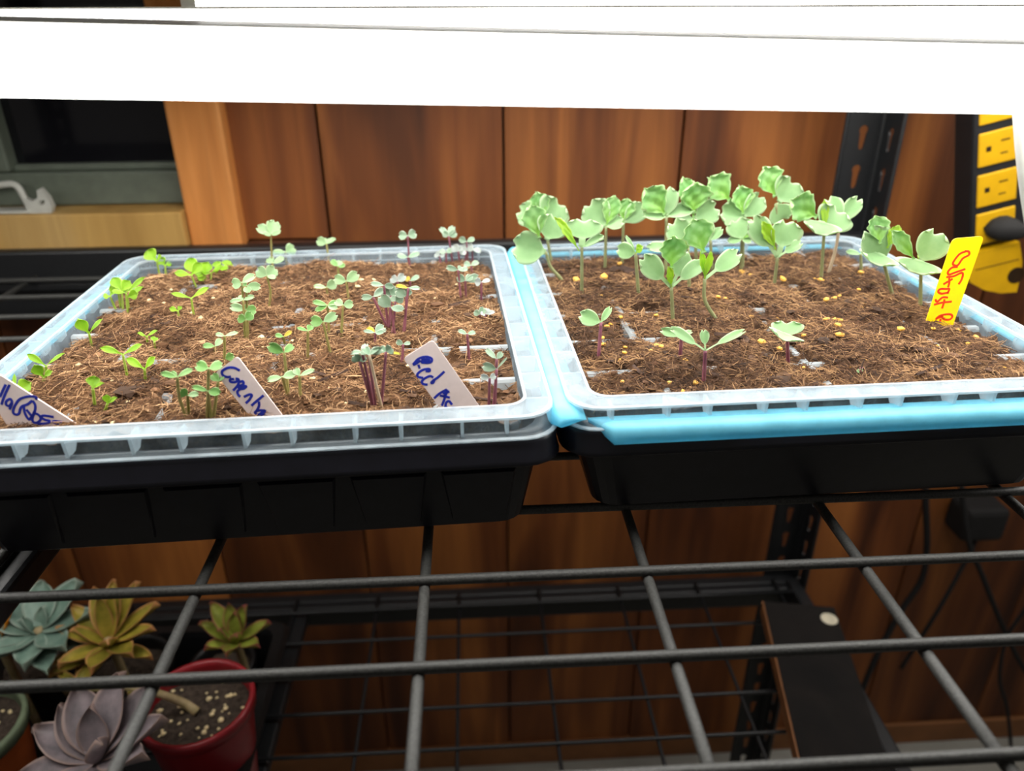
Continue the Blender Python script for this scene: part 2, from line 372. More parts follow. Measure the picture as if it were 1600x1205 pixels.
def post(xc, yc, sx, sy):                                # L-angle post, corner at (xc, yc), flanges towards sx, sy
    r = empty('post', (xc, yc, FLOOR_Z), parent=shelf)
    wf = 4.0; z0, z1, pitch = FLOOR_Z, 66.0, 3.81; n = int((z1-z0)/pitch)
    for ax in (0, 1):
        b = MB()
        for i in range(n+1):
            za = z0+i*pitch; zb = min(za+pitch, z1); zm = za+1.9
            hole = [keyhole(2.0, zm, .46)] if zb-za > 3.5 else []
            # offset so that key slots sit where the photograph shows them
            if ax == 0: fn = lambda x, y, d: Vector((xc+sx*x, yc+sy*d, y))
            else: fn = lambda x, y, d: Vector((xc+sx*d, yc+sy*x, y))
            b.plate([(0, za), (wf, za), (wf, zb), (0, zb)], hole, .2, fn)
        b.build('flange', 'steel_black', r)
    for ax in (0, 1):                                    # raised ribs along the corner and the free edges
        if ax == 0: MB().tube([(xc+sx*3.9, yc+sy*.2, z0), (xc+sx*3.9, yc+sy*.2, z1)], .2, 6).build('edge_rib', 'steel_black', r)
        else: MB().tube([(xc+sx*.2, yc+sy*3.9, z0), (xc+sx*.2, yc+sy*3.9, z1)], .2, 6).build('edge_rib', 'steel_black', r)
    MB().tube([(xc+sx*.25, yc+sy*.25, z0), (xc+sx*.25, yc+sy*.25, z1)], .3, 6).build('corner_rib', 'steel_black', r)
post(SX1, SYB, -1, -1); post(SX0, SYB, 1, -1); post(SX1, SY0-.2, -1, 1); post(SX0, SY0-.2, 1, 1)

# ================================================================== SEED TRAYS
class Frame:                                             # a tray's own axes on the shelf
    def __init__(s, cx, cy, deg, k=1.0): s.c = Vector((cx, cy, 0)); s.a = math.radians(deg); s.k = k
    def w(s, x, y, z): ca, sa = math.cos(s.a)*s.k, math.sin(s.a)*s.k; return Vector((s.c.x+x*ca-y*sa, s.c.y+x*sa+y*ca, z))
    def inv(s, P): d = (Vector(P)-s.c)/s.k; ca, sa = math.cos(s.a), math.sin(s.a); return d.x*ca+d.y*sa, -d.x*sa+d.y*ca
    def loop(s, h, z, r=1.6): return [s.w(x, y, z) for x, y in rrect(h, h, r)]
TL = Frame(-10.85, 42.3, 2.25, 1.012); TR = Frame(17.2, 43.25, 1.6, .98)
RIM = 6.92; SOIL = 6.3; HALF = 13.65; INN = 12.5; PITCH_C = 25.0/6
def base_tray(fr, label, panels, bh=12.0):
    r = empty('base_tray', fr.w(0, 0, .25), label, 'tray', 'black base trays on the wire shelf')
    MB().loft([fr.loop(13.25, 4.7), fr.loop(13.15, 4.4), fr.loop(bh, .45, 1.2), fr.loop(bh-.25, .25, 1.2)], cap1=True).build('body', 'tray_black', r)
    MB().loft([fr.loop(13.05, 5.9), fr.loop(11.75, .55, 1.2)], cap1=True).build('inner_wall', 'tray_black', r)
    MB().loft([fr.loop(13.05, 5.9), fr.loop(13.35, 6.02), fr.loop(13.7, 5.9), fr.loop(13.86, 5.6), fr.loop(13.9, 4.75), fr.loop(14.0, 4.6), fr.loop(13.9, 4.5), fr.loop(13.25, 4.7)]).build('lip', 'tray_black', r, smooth=True)
    if panels:                                           # raised pockets along the front wall
        for i in range(6):
            xm = -10.2+i*4.08; b = MB(); lo = []
            for (dx, z, o) in ((1.75, 4.0, 0), (1.6, 3.85, .22), (1.25, .95, .2), (1.3, .8, 0)):
                yb = -(bh+(z-.45)/3.95*(13.15-bh))-o+.04; lo.append([fr.w(xm-dx, yb, z), fr.w(xm+dx, yb, z)])
            vs = [p for q in lo for p in q]
            b.add(vs, [(0, 1, 3, 2), (2, 3, 5, 4), (4, 5, 7, 6), (0, 2, 4, 6), (1, 7, 5, 3)]).build('panel', 'tray_black', r)
    return r
base_tray(TL, 'black plastic base tray under the left seed tray, raised pockets on its front', True, 12.4)
base_tray(TR, 'smooth black plastic base tray under the right seed tray with light blue lip', False)
def liner(fr, label, sides, bt=6.15, up=0):
    r = empty('liner_tray', fr.w(0, 0, 1), label, 'tray', 'light blue liner trays')
    MB().loft([fr.loop(12.95, bt), fr.loop(12.85, bt), fr.loop(11.5, .95, 1.1)], cap1=True).build('body', 'blue_plastic', r)
    ro = {'front': 0, 'right': 90, 'back': 180, 'left': 270}
    for sd, off, gap in sides:
        q = math.radians(ro[sd]); ca, sa = math.cos(q), math.sin(q); b = MB(); loops = []
        for i in range(25):
            t = -1+2*i/24; x = t*(HALF-gap); e = 1.0 if abs(t) < .93 else math.sqrt(max(0.02, 1-((abs(t)-.93)/.07)**2)); e = max(e, .8) if sd == 'left' else e
            L = []
            for yy, zz in ((13.0, 6.15), (13.4+off*.5, 6.28), (13.65+off, 6.25), (13.65+off+.28*e, 6.02), (13.65+off+.34*e, 5.6), (13.65+off+.2*e, 5.35), (13.6+off*.6, 5.6), (13.4, 6.0)):
                yy = 13.0+(yy-13.0)*e; zz = 6.12+(zz-6.12)*(e if sd != 'left' or e == 1.0 else .45); L.append(fr.w(x*ca+yy*sa, x*sa-yy*ca, zz+(up if sd == 'left' else 0)))
            loops.append(L)
        b.loft(loops, cap0=True, cap1=True).build('lip', 'blue_plastic', r, smooth=True)
    return r
liner(TR, 'light blue translucent liner tray with rolled lip under the right seed tray', (('front', .42, .9), ('left', .62, -.45), ('right', .1, 1.2), ('back', .2, 1.2)), bt=5.0, up=.5)
liner(TL, 'light blue translucent liner tray peeking out left of the left seed tray', (('left', .35, 1.6),), bt=4.6)
def insert(fr, label):
    r = empty('cell_tray', fr.w(0, 0, 1.5), label, 'tray', 'clear cell trays')
    MB().loft([fr.loop(HALF, RIM, 1.5), fr.loop(INN, RIM, .9), fr.loop(INN, RIM-.1, .9), fr.loop(HALF-.02, RIM-.1, 1.5)], closed=True).build('rim', 'clear_plastic', r)
    MB().loft([fr.loop(HALF-.02, RIM-.1, 1.5), fr.loop(HALF+.1, RIM-.95, 1.5)]).build('skirt', 'clear_skirt', r)
    MB().loft([fr.loop(HALF+.1, RIM-.92, 1.5), fr.loop(HALF+.26, RIM-.95, 1.6), fr.loop(HALF+.26, RIM-1.02, 1.6), fr.loop(HALF+.08, RIM-1.02, 1.5)], closed=True).build('bottom_bead', 'clear_edge', r)
    MB().loft([fr.loop(HALF+.03, RIM+.02, 1.5), fr.loop(HALF+.03, RIM-.1, 1.5), fr.loop(HALF-.12, RIM-.1, 1.5), fr.loop(HALF-.12, RIM+.03, 1.5)], closed=True).build('outer_edge', 'clear_edge', r)
    MB().loft([fr.loop(INN+.06, RIM+.03, .95), fr.loop(INN-.08, RIM+.03, .9), fr.loop(INN-.08, RIM-.12, .9)]).build('inner_edge', 'clear_edge', r)
    MB().loft([fr.loop(INN-.02, RIM-.05, .9), fr.loop(INN-.35, 4.0, .9), fr.loop(INN-.9, 1.6, .9)]).build('inner_wall', 'clear_plastic', r)
    g = MB(); t = .07                                    # gusset rib under the rim, shared by all
    vs = []
    for x in (-t, t): vs += [(x, 0, 0), (x, -1.05, 0), (x, -1.0, -.85), (x, -.35, -.85), (x, 0, -.5)]
    rib = g.add(vs, [(0, 1, 2, 3, 4), (9, 8, 7, 6, 5)]+[(i, (i+1) % 5, 5+(i+1) % 5, 5+i) for i in range(5)]).mesh('rib', (0, 0, 0), 'clear_edge')
    for sd in range(4):
        q = sd*math.pi/2; ca, sa = math.cos(q), math.sin(q)
        for i in range(11):
            x = -11.6+i*2.32+(.25 if i % 2 else -.1); y = -INN-.02
            link('rib', rib, fr.w(x*ca-y*sa, x*sa+y*ca, RIM-.1), r, (0, 0, fr.a+q))
    for ax in (0, 1):                                    # dividers between the cells
        for i in range(1, 6):
            p = -12.5+i*PITCH_C; b = MB(); loops = []
            for tt in (-1, 1):
                L = []
                for o, z in ((-.32, 4.4), (-.26, 6.12), (-.14, 6.24), (.14, 6.24), (.26, 6.12), (.32, 4.4)):
                    x, y = (p+o, tt*12.35) if ax == 0 else (tt*12.35, p+o); L.append(fr.w(x, y, z))
                loops.append(L)
            b.loft(loops, cap0=True, cap1=True).build('cell_divider', 'clear_divider', r)
    return r
insert(TL, 'clear plastic cell tray on the left with ribbed rim and three white tags')
insert(TR, 'clear plastic cell tray on the right with ribbed rim and one yellow tag')

# ------------------------------------------------------------------ potting mix
def vnoise(x, y, s, seed):
    r_ = np.random.default_rng(seed); G = r_.random((96, 96)); X = (x*s) % 95; Y = (y*s) % 95
    i = X.astype(int); j = Y.astype(int); fx = X-i; fy = Y-j; fx = fx*fx*(3-2*fx); fy = fy*fy*(3-2*fy)
    i1 = (i+1) % 96; j1 = (j+1) % 96
    return (G[i, j]*(1-fx)+G[i1, j]*fx)*(1-fy)+(G[i, j1]*(1-fx)+G[i1, j1]*fx)*fy
HF = {}
def soil(fr, key, label, bare, low, mats, seed, edge_low):
    N = 190; g = np.linspace(-12.42, 12.42, N); X, Y = np.meshgrid(g, g, indexing='ij')
    H = SOIL+.10+(vnoise(X+40, Y+40, .35, seed)-.5)*.42+(vnoise(X+40, Y+40, 1.1, seed+1)-.5)*.42+(vnoise(X+40, Y+40, 2.9, seed+2)-.5)*.30+(vnoise(X+40, Y+40, 6.5, seed+3)-.5)*.18
    for (x0, y0, x1, y1, w, dp) in bare:                 # places where the mix has sunk off a divider
        dx, dy = x1-x0, y1-y0; L2 = dx*dx+dy*dy+1e-6; t = np.clip(((X-x0)*dx+(Y-y0)*dy)/L2, 0, 1)
        d = np.hypot(X-(x0+t*dx), Y-(y0+t*dy)); jag = (vnoise(X+40, Y+40, 2.2, seed+9)-.5)*.5
        H -= dp*np.clip(1.25-((d+jag)/w)**2, 0, 1)
    for (cx, cy, w, h, dp) in low:                       # cells that are filled less
        H -= dp*np.clip(1.6-np.maximum(np.abs(X-cx)/w, np.abs(Y-cy)/h)*1.6, 0, .6)/.6
    for side, dep in edge_low.items():
        d = {'l': X+12.42, 'r': 12.42-X, 'f': Y+12.42, 'b': 12.42-Y}[side]; H -= dep*np.exp(-(d/1.1)**2)
    HF[key] = (g, H)
    rc = 1.3; ex = np.maximum(np.abs(X)-(12.42-rc), 0); ey = np.maximum(np.abs(Y)-(12.42-rc), 0); rr = np.hypot(ex, ey); sc_ = np.where(rr > rc, rc/np.maximum(rr, 1e-6), 1.0)
    X = np.sign(X)*(np.minimum(np.abs(X), 12.42-rc)+ex*sc_); Y = np.sign(Y)*(np.minimum(np.abs(Y), 12.42-rc)+ey*sc_)
    vs = np.stack([X, Y, H], -1).reshape(-1, 3); ca, sa = math.cos(fr.a)*fr.k, math.sin(fr.a)*fr.k
    wv = np.stack([fr.c.x+vs[:, 0]*ca-vs[:, 1]*sa, fr.c.y+vs[:, 0]*sa+vs[:, 1]*ca, vs[:, 2]], -1)
    idx = np.arange(N*N).reshape(N, N); q = np.stack([idx[:-1, :-1], idx[1:, :-1], idx[1:, 1:], idx[:-1, 1:]], -1).reshape(-1, 4)
    # skirt so that the mix has a body
    ring = list(idx[:, 0])+list(idx[-1, 1:])+list(idx[-2::-1, -1])+list(idx[0, -2:0:-1]); nb = len(wv)
    low_ = wv[ring].copy(); low_[:, 2] = 3.0; allv = np.concatenate([wv, low_]); n = len(ring)
    sk = [(ring[i], ring[(i+1) % n], nb+(i+1) % n, nb+i) for i in range(n)]
    root = empty('potting_mix', fr.w(0, 0, 3), label, 'soil', 'potting mix in the cell trays', kind='stuff'); o = np.array(fr.w(0, 0, 3))
    me = bpy.data.meshes.new('mix_surface'); me.from_pydata(((allv-o)*U).tolist(), [], q.tolist()+[tuple(map(int, f)) for f in sk]+[tuple(range(nb, nb+n))]); me.materials.append(M[mats[0]])
    me.polygons.foreach_set('use_smooth', [True]*len(me.polygons)); tag(link('mix_surface', me, fr.w(0, 0, 3), root), kind='stuff')
    # coir fibres: short curved three-sided strands lying every way
    K = 36000; px = rng.uniform(-12.3, 12.3, K); py = rng.uniform(-12.3, 12.3, K)**1; hz = hf(key, px, py)
    on = (hz > 6.1) | (rng.random(K) < .10); px, py, hz = px[on], py[on], hz[on]; K = len(px)
    ln = rng.gamma(3.0, .16, K)+.18; th = rng.uniform(0, 6.283, K); el = rng.normal(.05, .33, K); cv = rng.normal(0, .9, K); wd = rng.uniform(.010, .026, K); thick = rng.random(K) < .035; wd[thick] *= 2.4
    V = np.zeros((K, 4, 3, 3)); 
    for i, t in enumerate((-.5, -.17, .17, .5)):
        a = th+cv*t; cx = px+ln*t*np.cos(th+cv*t*.5); cy = py+ln*t*np.sin(th+cv*t*.5); cz = hz+.035+ln*t*np.sin(el)+.08*ln*(0.25-t*t)*4*.5
        sx, sy = -np.sin(a), np.cos(a); tp = 1-abs(t)*1.1
        V[:, i, 0] = np.stack([cx+sx*wd*tp, cy+sy*wd*tp, cz], -1); V[:, i, 1] = np.stack([cx-sx*wd*tp, cy-sy*wd*tp, cz], -1); V[:, i, 2] = np.stack([cx, cy, cz+wd*1.5*tp], -1)
    V = V.reshape(-1, 3); V[:, 0] = np.clip(V[:, 0], -12.4, 12.4); V[:, 1] = np.clip(V[:, 1], -12.4, 12.4)
    wv = np.stack([fr.c.x+V[:, 0]*ca-V[:, 1]*sa, fr.c.y+V[:, 0]*sa+V[:, 1]*ca, V[:, 2]], -1)
    b = (np.arange(K)*12)[:, None, None]; f = np.array([[s*3+j, s*3+(j+1) % 3, s*3+3+(j+1) % 3, s*3+3+j] for s in range(3) for j in range(3)])[None]
    fq = (b+f).reshape(-1, 4); me = bpy.data.meshes.new('fibre'); me.from_pydata(((wv-o)*U).tolist(), [], fq.tolist())
    a = me.attributes.new('tone', 'FLOAT', 'POINT'); tone = np.clip(rng.beta(1.7, 2.2, K)+(vnoise(px+40, py+40, .5, seed+5)-.5)*.5, 0, 1); a.data.foreach_set('value', np.repeat(tone, 12))
    me.materials.append(M[mats[1]]); tag(link('fibre', me, fr.w(0, 0, 3), root), kind='stuff')
    # crumbs and chips
    ib = bmesh.new(); bmesh.ops.create_icosphere(ib, subdivisions=1, radius=1); iv = np.array([v.co[:] for v in ib.verts]); ifc = np.array([[v.index for v in f.verts] for f in ib.faces]); ib.free()
    K = 3200; px = rng.uniform(-12.2, 12.2, K); py = rng.uniform(-12.2, 12.2, K); hz = hf(key, px, py); s = rng.gamma(2, .032, K)+.03
    sc = np.stack([s*rng.uniform(.7, 1.9, K), s*rng.uniform(.7, 1.9, K), s*rng.uniform(.35, .8, K)], -1); th = rng.uniform(0, 6.28, K)
    J = iv[None]*(1+rng.normal(0, .18, (K, len(iv), 1)))*sc[:, None]; cx = J[..., 0]*np.cos(th)[:, None]-J[..., 1]*np.sin(th)[:, None]; cy = J[..., 0]*np.sin(th)[:, None]+J[..., 1]*np.cos(th)[:, None]
    P = np.stack([np.clip(cx+px[:, None], -12.4, 12.4), np.clip(cy+py[:, None], -12.4, 12.4), J[..., 2]+hz[:, None]], -1).reshape(-1, 3)
    wv = np.stack([fr.c.x+P[:, 0]*ca-P[:, 1]*sa, fr.c.y+P[:, 0]*sa+P[:, 1]*ca, P[:, 2]], -1); fq = (ifc[None]+(np.arange(K)*len(iv))[:, None, None]).reshape(-1, 3)
    me = bpy.data.meshes.new('crumb'); me.from_pydata(((wv-o)*U).tolist(), [], fq.tolist()); a = me.attributes.new('tone', 'FLOAT', 'POINT')
    a.data.foreach_set('value', np.repeat(np.clip(rng.beta(1.2, 4.2, K)*.8, 0, 1), len(iv))); me.materials.append(M[mats[1]]); tag(link('crumb', me, fr.w(0, 0, 3), root), kind='stuff')
    return root
def hf(key, x, y):
    g, H = HF[key]; i = np.clip(np.searchsorted(g, x), 0, len(g)-1); j = np.clip(np.searchsorted(g, y), 0, len(g)-1); return H[i, j]
D_ = lambda i: -12.5+i*PITCH_C
def seg(fr, a, b, w=.42, dp=.75):                        # a bare divider between two measured points
    (x0, y0), (x1, y1) = fr.inv(at(*a, z=6.2)), fr.inv(at(*b, z=6.2)); return (x0, y0, x1, y1, w, dp)
bareL = [seg(TL, (728, 544), (806, 540), .5, .95), seg(TL, (745, 590), (808, 588), .5, .95), seg(TL, (85, 569), (135, 566)), seg(TL, (196, 560), (215, 558), .35), seg(TL, (135, 512), (185, 511), .5, .9),
         seg(TL, (262, 615), (243, 652), .35, .8), seg(TL, (455, 486), (472, 486), .5), seg(TL, (490, 506), (530, 500), .5, .8), seg(TL, (395, 505), (410, 500), .5), seg(TL, (490, 412), (500, 408), .5),
         seg(TL, (722, 496), (748, 494), .55, .9), seg(TL, (640, 547), (700, 544), .45, .8), seg(TL, (433, 514), (452, 512), .35), seg(TL, (400, 425), (412, 418), .5), seg(TL, (775, 425), (790, 415), .6), seg(TL, (740, 460), (760, 458), .4, .6), seg(TL, (640, 428), (660, 428), .4, .6)]
lowL = [(10.3, -10.4, 2.0, 1.9, .55), (10.0, -6.3, 2.2, 1.9, .45)]
bareR = [seg(TR, (893, 537), (985, 531), .5, .95), seg(TR, (990, 535), (968, 503), .35, .8), seg(TR, (1005, 531), (1030, 529), .4, .8), seg(TR, (930, 586), (1000, 580), .4, .8), seg(TR, (1065, 578), (1140, 574), .45, .9),
         seg(TR, (995, 487), (1028, 484), .5, .9), seg(TR, (1160, 520), (1195, 518), .45, .8), seg(TR, (1240, 448), (1275, 474), .45, .9), seg(TR, (1235, 545), (1280, 567), .4, .9), seg(TR, (1410, 465), (1440, 463), .6, .9),
         seg(TR, (1355, 450), (1362, 460), .4), seg(TR, (872, 425), (905, 423), .5, .8), seg(TR, (920, 452), (960, 450), .4, .8), seg(TR, (1412, 508), (1422, 505), .5), seg(TR, (1330, 511), (1360, 509), .35, .6), seg(TR, (1410, 558), (1425, 556), .4), seg(TR, (1180, 480), (1200, 495), .4, .7), seg(TR, (1170, 405), (1195, 403), .4, .7), seg(TR, (1290, 402), (1330, 400), .4, .7)]
mixL = soil(TL, 'L', 'reddish-brown coir potting mix filling the left cell tray', bareL, lowL, ('soil_warm', 'fibre_warm'), 11, {'l': .55, 'b': .35, 'r': .25, 'f': .1})
mixR = soil(TR, 'R', 'darker brown potting mix with yellow grains filling the right cell tray', bareR, [], ('soil_dark', 'fibre_dark'), 31, {'l': .25, 'b': .5, 'r': .45, 'f': .1})

def stone_mesh(name, mat, r, seed, flat=.65):
    b = bmesh.new(); bmesh.ops.create_icosphere(b, subdivisions=1, radius=r); q = random.Random(seed)
    for v in b.verts: v.co *= q.uniform(.72, 1.2); v.co.z *= flat; v.co.x *= 1.15
    me = bpy.data.meshes.new(name); b.to_mesh(me); b.free(); me.materials.append(M[mat])
    me.transform(Matrix.Scale(U, 4)); me.polygons.foreach_set('use_smooth', [True]*len(me.polygons)); return me
GY = [stone_mesh('grain', 'grain_yellow', 1, i) for i in range(4)]; GC = [stone_mesh('grain', 'grain_cream', 1, 9+i) for i in range(4)]
def grains(fr, root, pts, kinds, n):
    for i, (x, y, s) in enumerate(pts):
        P = at(x, y, z=SOIL+.15); lx, ly = fr.inv(P)
        if abs(lx) > 12.2 or abs(ly) > 12.2: continue
        z = float(hf(n, np.array([lx]), np.array([ly]))[0]); r = px_size(s, P)/2
        o = link('grain', kinds[i % 4], (P.x, P.y, z+r*.35), root, (random.uniform(-.3, .3), random.uniform(-.3, .3), random.uniform(0, 6)))
        o.scale = (r, r, r)
grains(TR, mixR, [(901, 436, 12), (943, 437, 14), (968, 417, 8), (1025, 427, 10), (1133, 470, 10), (1122, 472, 9), (1160, 424, 11), (1172, 430, 8), (1189, 479, 13), (1174, 498, 9), (970, 494, 8), (1026, 495, 9), (940, 459, 8), (954, 506, 10), (948, 512, 10), (907, 503, 10), (941, 522, 9), (996, 544, 7), (1025, 544, 11), (1016, 556, 8), (1033, 547, 9), (1070, 563, 11), (976, 547, 8), (967, 564, 8), (942, 542, 10), (976, 557, 9), (1190, 538, 13), (1218, 547, 10), (1210, 588, 11), (1256, 571, 9), (1046, 596, 9), (1087, 598, 11), (973, 597, 8), (1068, 607, 10), (1214, 495, 9), (1223, 442, 13), (1281, 443, 14), (1272, 442, 8), (1291, 470, 10), (1303, 466, 10), (1311, 462, 8), (1343, 460, 10), (1342, 453, 8), (1347, 480, 9), (1385, 460, 10), (1303, 497, 10), (1312, 499, 11), (1290, 503, 10), (1309, 514, 13), (1310, 530, 14), (1355, 517, 8), (1407, 520, 14), (1458, 516, 8), (1497, 514, 9), (1527, 517, 10), (1466, 536, 9), (1512, 535, 8), (1503, 545, 8), (1352, 563, 10), (1365, 538, 6), (1331, 571, 7), (1215, 494, 8), (1255, 527, 8), (1440, 540, 6), (1563, 574, 6), (1570, 575, 6), (1587, 536, 10), (1520, 571, 8), (1344, 427, 10), (1240, 400, 8), (1420, 452, 7), (1503, 566, 6)], GY, 'R')
grains(TL, mixL, [(124, 572, 13), (122, 581, 6), (174, 598, 9), (200, 629, 10), (176, 661, 9), (194, 645, 7), (233, 468, 9), (255, 473, 8), (312, 491, 12), (333, 466, 8), (245, 438, 6), (267, 450, 6), (406, 454, 5), (363, 648, 6), (470, 562, 7), (460, 590, 8), (489, 595, 11), (524, 554, 7), (572, 614, 9), (575, 628, 5), (638, 577, 9), (540, 628, 6), (585, 440, 9), (565, 443, 8), (560, 455, 9), (714, 447, 6), (720, 448, 5), (690, 501, 4), (735, 510, 5), (740, 466, 6), (733, 571, 4), (750, 620, 5), (792, 620, 5), (730, 591, 4), (680, 472, 4), (440, 632, 5), (380, 470, 5), (505, 432, 6), (475, 430, 6), (455, 530, 8), (408, 526, 12), (300, 490, 7), (340, 552, 6), (410, 540, 5), (150, 660, 6)], GC, 'L')
def chip(fr, root, a, b, w, key):                        # bark sliver lying between two points
    P, Q = at(*a, z=SOIL+.2), at(*b, z=SOIL+.2); d = (Q-P); L = d.length; ang = math.atan2(d.y, d.x); c_ = (P+Q)/2
    lx, ly = fr.inv(c_); z = float(hf(key, np.array([lx]), np.array([ly]))[0])+.05; ww = px_size(w, c_); vs = []
    for i, t in enumerate((-.5, -.2, .2, .5)):
        h = ww*(.35 if abs(t) == .5 else .5)*random.uniform(.8, 1.15)
        vs += [(t*L, -h, z+.04), (t*L, h, z-.01), (t*L, 0, z+ww*.5)]
    R_ = Matrix.Rotation(ang, 3, 'Z'); vs = [R_ @ Vector((x, y, 0))+Vector((c_.x, c_.y, zz)) for x, y, zz in vs]
    fs = [(s*3+j, s*3+(j+1) % 3, s*3+3+(j+1) % 3, s*3+3+j) for s in range(3) for j in range(3)]+[(0, 1, 2), (9, 11, 10)]
    MB().add(vs, fs).build('bark_chip', 'bark', root)
for a, b, w in [((700, 478), (735, 470), 9), ((255, 493), (235, 497), 7), ((395, 518), (428, 523), 7), ((485, 583), (510, 589), 8), ((620, 609), (650, 613), 7), ((543, 625), (575, 633), 9), ((735, 602), (775, 607), 6), ((215, 520), (240, 514), 6), ((150, 530), (195, 522), 5), ((545, 588), (498, 606), 6), ((205, 593), (228, 590), 6)]: chip(TL, mixL, a, b, w, 'L')
for a, b, w in [((1115, 530), (1165, 535), 11), ((1035, 553), (1062, 564), 7), ((1005, 548), (1033, 530), 7), ((1105, 586), (1130, 590), 8), ((1120, 602), (1160, 605), 12), ((1195, 556), (1215, 568), 10), ((1160, 612), (1190, 606), 5), ((970, 425), (1015, 440), 16), ((1005, 442), (1024, 435), 12), ((1050, 462), (1085, 466), 6), ((1430, 590), (1470, 575), 8), ((1520, 575), (1555, 565), 8), ((990, 575), (1005, 590), 8)]: chip(TR, mixR, a, b, w, 'R')

# ------------------------------------------------------------------ seedlings
def leaf(mb, A, T, w, hint, kind, pet=.25, cup=.18, curl=.12, sd=0):
    d = T-A; L = d.length; xh = d/L; n = hint-xh*hint.dot(xh)
    if n.length < .05: n = xh.orthogonal()
    n.normalize(); s = n.cross(xh); q = random.Random(sd); NU, NV = (20, 12) if kind == 'true' else (14, 10); vs = []; ed = []
    ph = q.uniform(0, 6)
    for i in range(NU+1):
        u = i/NU
        if u < pet: hw = .085*w if kind != 'spoon' else .10*w; t = 0.0
        else: t = (u-pet)/(1-pet)
        for j in range(NV+1):
            v = -1+2*j/NV; x = u
            if u >= pet:
                if kind == 'heart': hw = w/2*max(.16, math.sqrt(max(0, 1-((t-.53)/.56)**2))); x = pet+(1-pet)*(t-.27*t**3*(.5+.5*math.cos(math.pi*v))**1.4-.30*t**4*abs(v)**3)
                elif kind == 'spoon': hw = w/2*max(.20-.1*t, math.sin(math.pi*min(1, t**1.35*.985))**.75); x = u-.04*t**5*abs(v)**2
                elif kind == 'true':
                    hw = w/2*max(.12, math.sin(1.5708*t/.6)**1.05 if t < .6 else math.sqrt(max(0, 1-((t-.6)/.41)**2))); hw *= 1+.09*math.sin(t*24+ph+(1.5 if v > 0 else 0))*min(1, t*2); x = u+.03*math.sin(v*9+ph)*t**3-.07*t**6*abs(v)**2
                elif kind == 'fat': hw = w/2*max(.05+.2*(1-t), math.sin(math.pi*min(1, (t*.90+.10)))**.8)
            z = cup*w*(v*v-.3)*t**.5-curl*L*(t**2)+ (cup*.25*w*(abs(v)**.7-1) if kind != 'fat' else 0)*(1 if u >= pet else 0)
            if kind == 'true': z += w*.055*math.sin(v*7+ph+t*4)*math.sin(t*13+ph)*min(1, t*3)
            vs.append(A+xh*(x*L)+s*(hw*v)+n*z); e_ = max(abs(v)**10, t**14) if u >= pet else .4; ed.append(e_ if kind != 'true' or e_ > .35 else e_-.95*max(0, 1-t*1.35)*(1-.5*abs(v)))
    th = max(.018, .03*w) if kind != 'fat' else .16*w          # a real leaf thickness: second skin below
    m_ = len(vs); top = list(vs)
    for i in range(NU+1):
        for j in range(NV+1):
            v = -1+2*j/NV; k_ = (1-v*v) if kind == 'fat' else (1-.7*v*v); vs.append(top[i*(NV+1)+j]-n*th*max(.12, k_)); ed.append(ed[i*(NV+1)+j])
    fs = []
    for i in range(NU):
        for j in range(NV):
            a = i*(NV+1)+j; fs.append((a, a+1, a+NV+2, a+NV+1)); fs.append((a+m_, a+NV+1+m_, a+NV+2+m_, a+1+m_))
        for j in (0, NV): a = i*(NV+1)+j; fs.append((a, a+NV+1, a+NV+1+m_, a+m_))
    for i in (0, NU):
        for j in range(NV): a = i*(NV+1)+j; fs.append((a, a+1, a+1+m_, a+m_))
    return mb.add(vs, fs, ed)
UPH = Vector((0, -.5, .87)); FACE = Vector((0, -.93, .36)); FLAT = Vector((0, -.28, .96))
SPEC = {'L': ('spoon', 'leaf_lettuce', 'stem_lettuce', .08, .45), 'C': ('heart', 'leaf_cabbage', 'stem_cabbage', .085, .85), 'R': ('heart', 'leaf_red', 'stem_red', .085, .85),
        'G': ('heart', 'leaf_red_grey', 'stem_red', .085, .85), 'P': ('heart', 'leaf_kale', 'stem_red', .11, .8), 'K': ('heart', 'leaf_kale', 'stem_kale', .13, .95)}
NAME = {'L': 'lettuce_seedling', 'C': 'cabbage_seedling', 'R': 'red_cabbage_seedling', 'G': 'red_cabbage_seedling', 'P': 'purple_stemmed_seedling', 'K': 'kale_seedling'}
GRP = {'L': 'lime lettuce seedlings in the left tray', 'C': 'green cabbage seedlings in the left tray', 'R': 'purple-stemmed cabbage seedlings in the left tray', 'G': 'purple-stemmed cabbage seedlings in the left tray',
       'P': 'short purple-stemmed seedlings in the right tray', 'K': 'tall kale seedlings in the right tray'}
NS = [0]; WK = {'L': 1.2, 'C': 1.18, 'R': 1.18, 'G': 1.15, 'P': 1.15, 'K': 1.22}
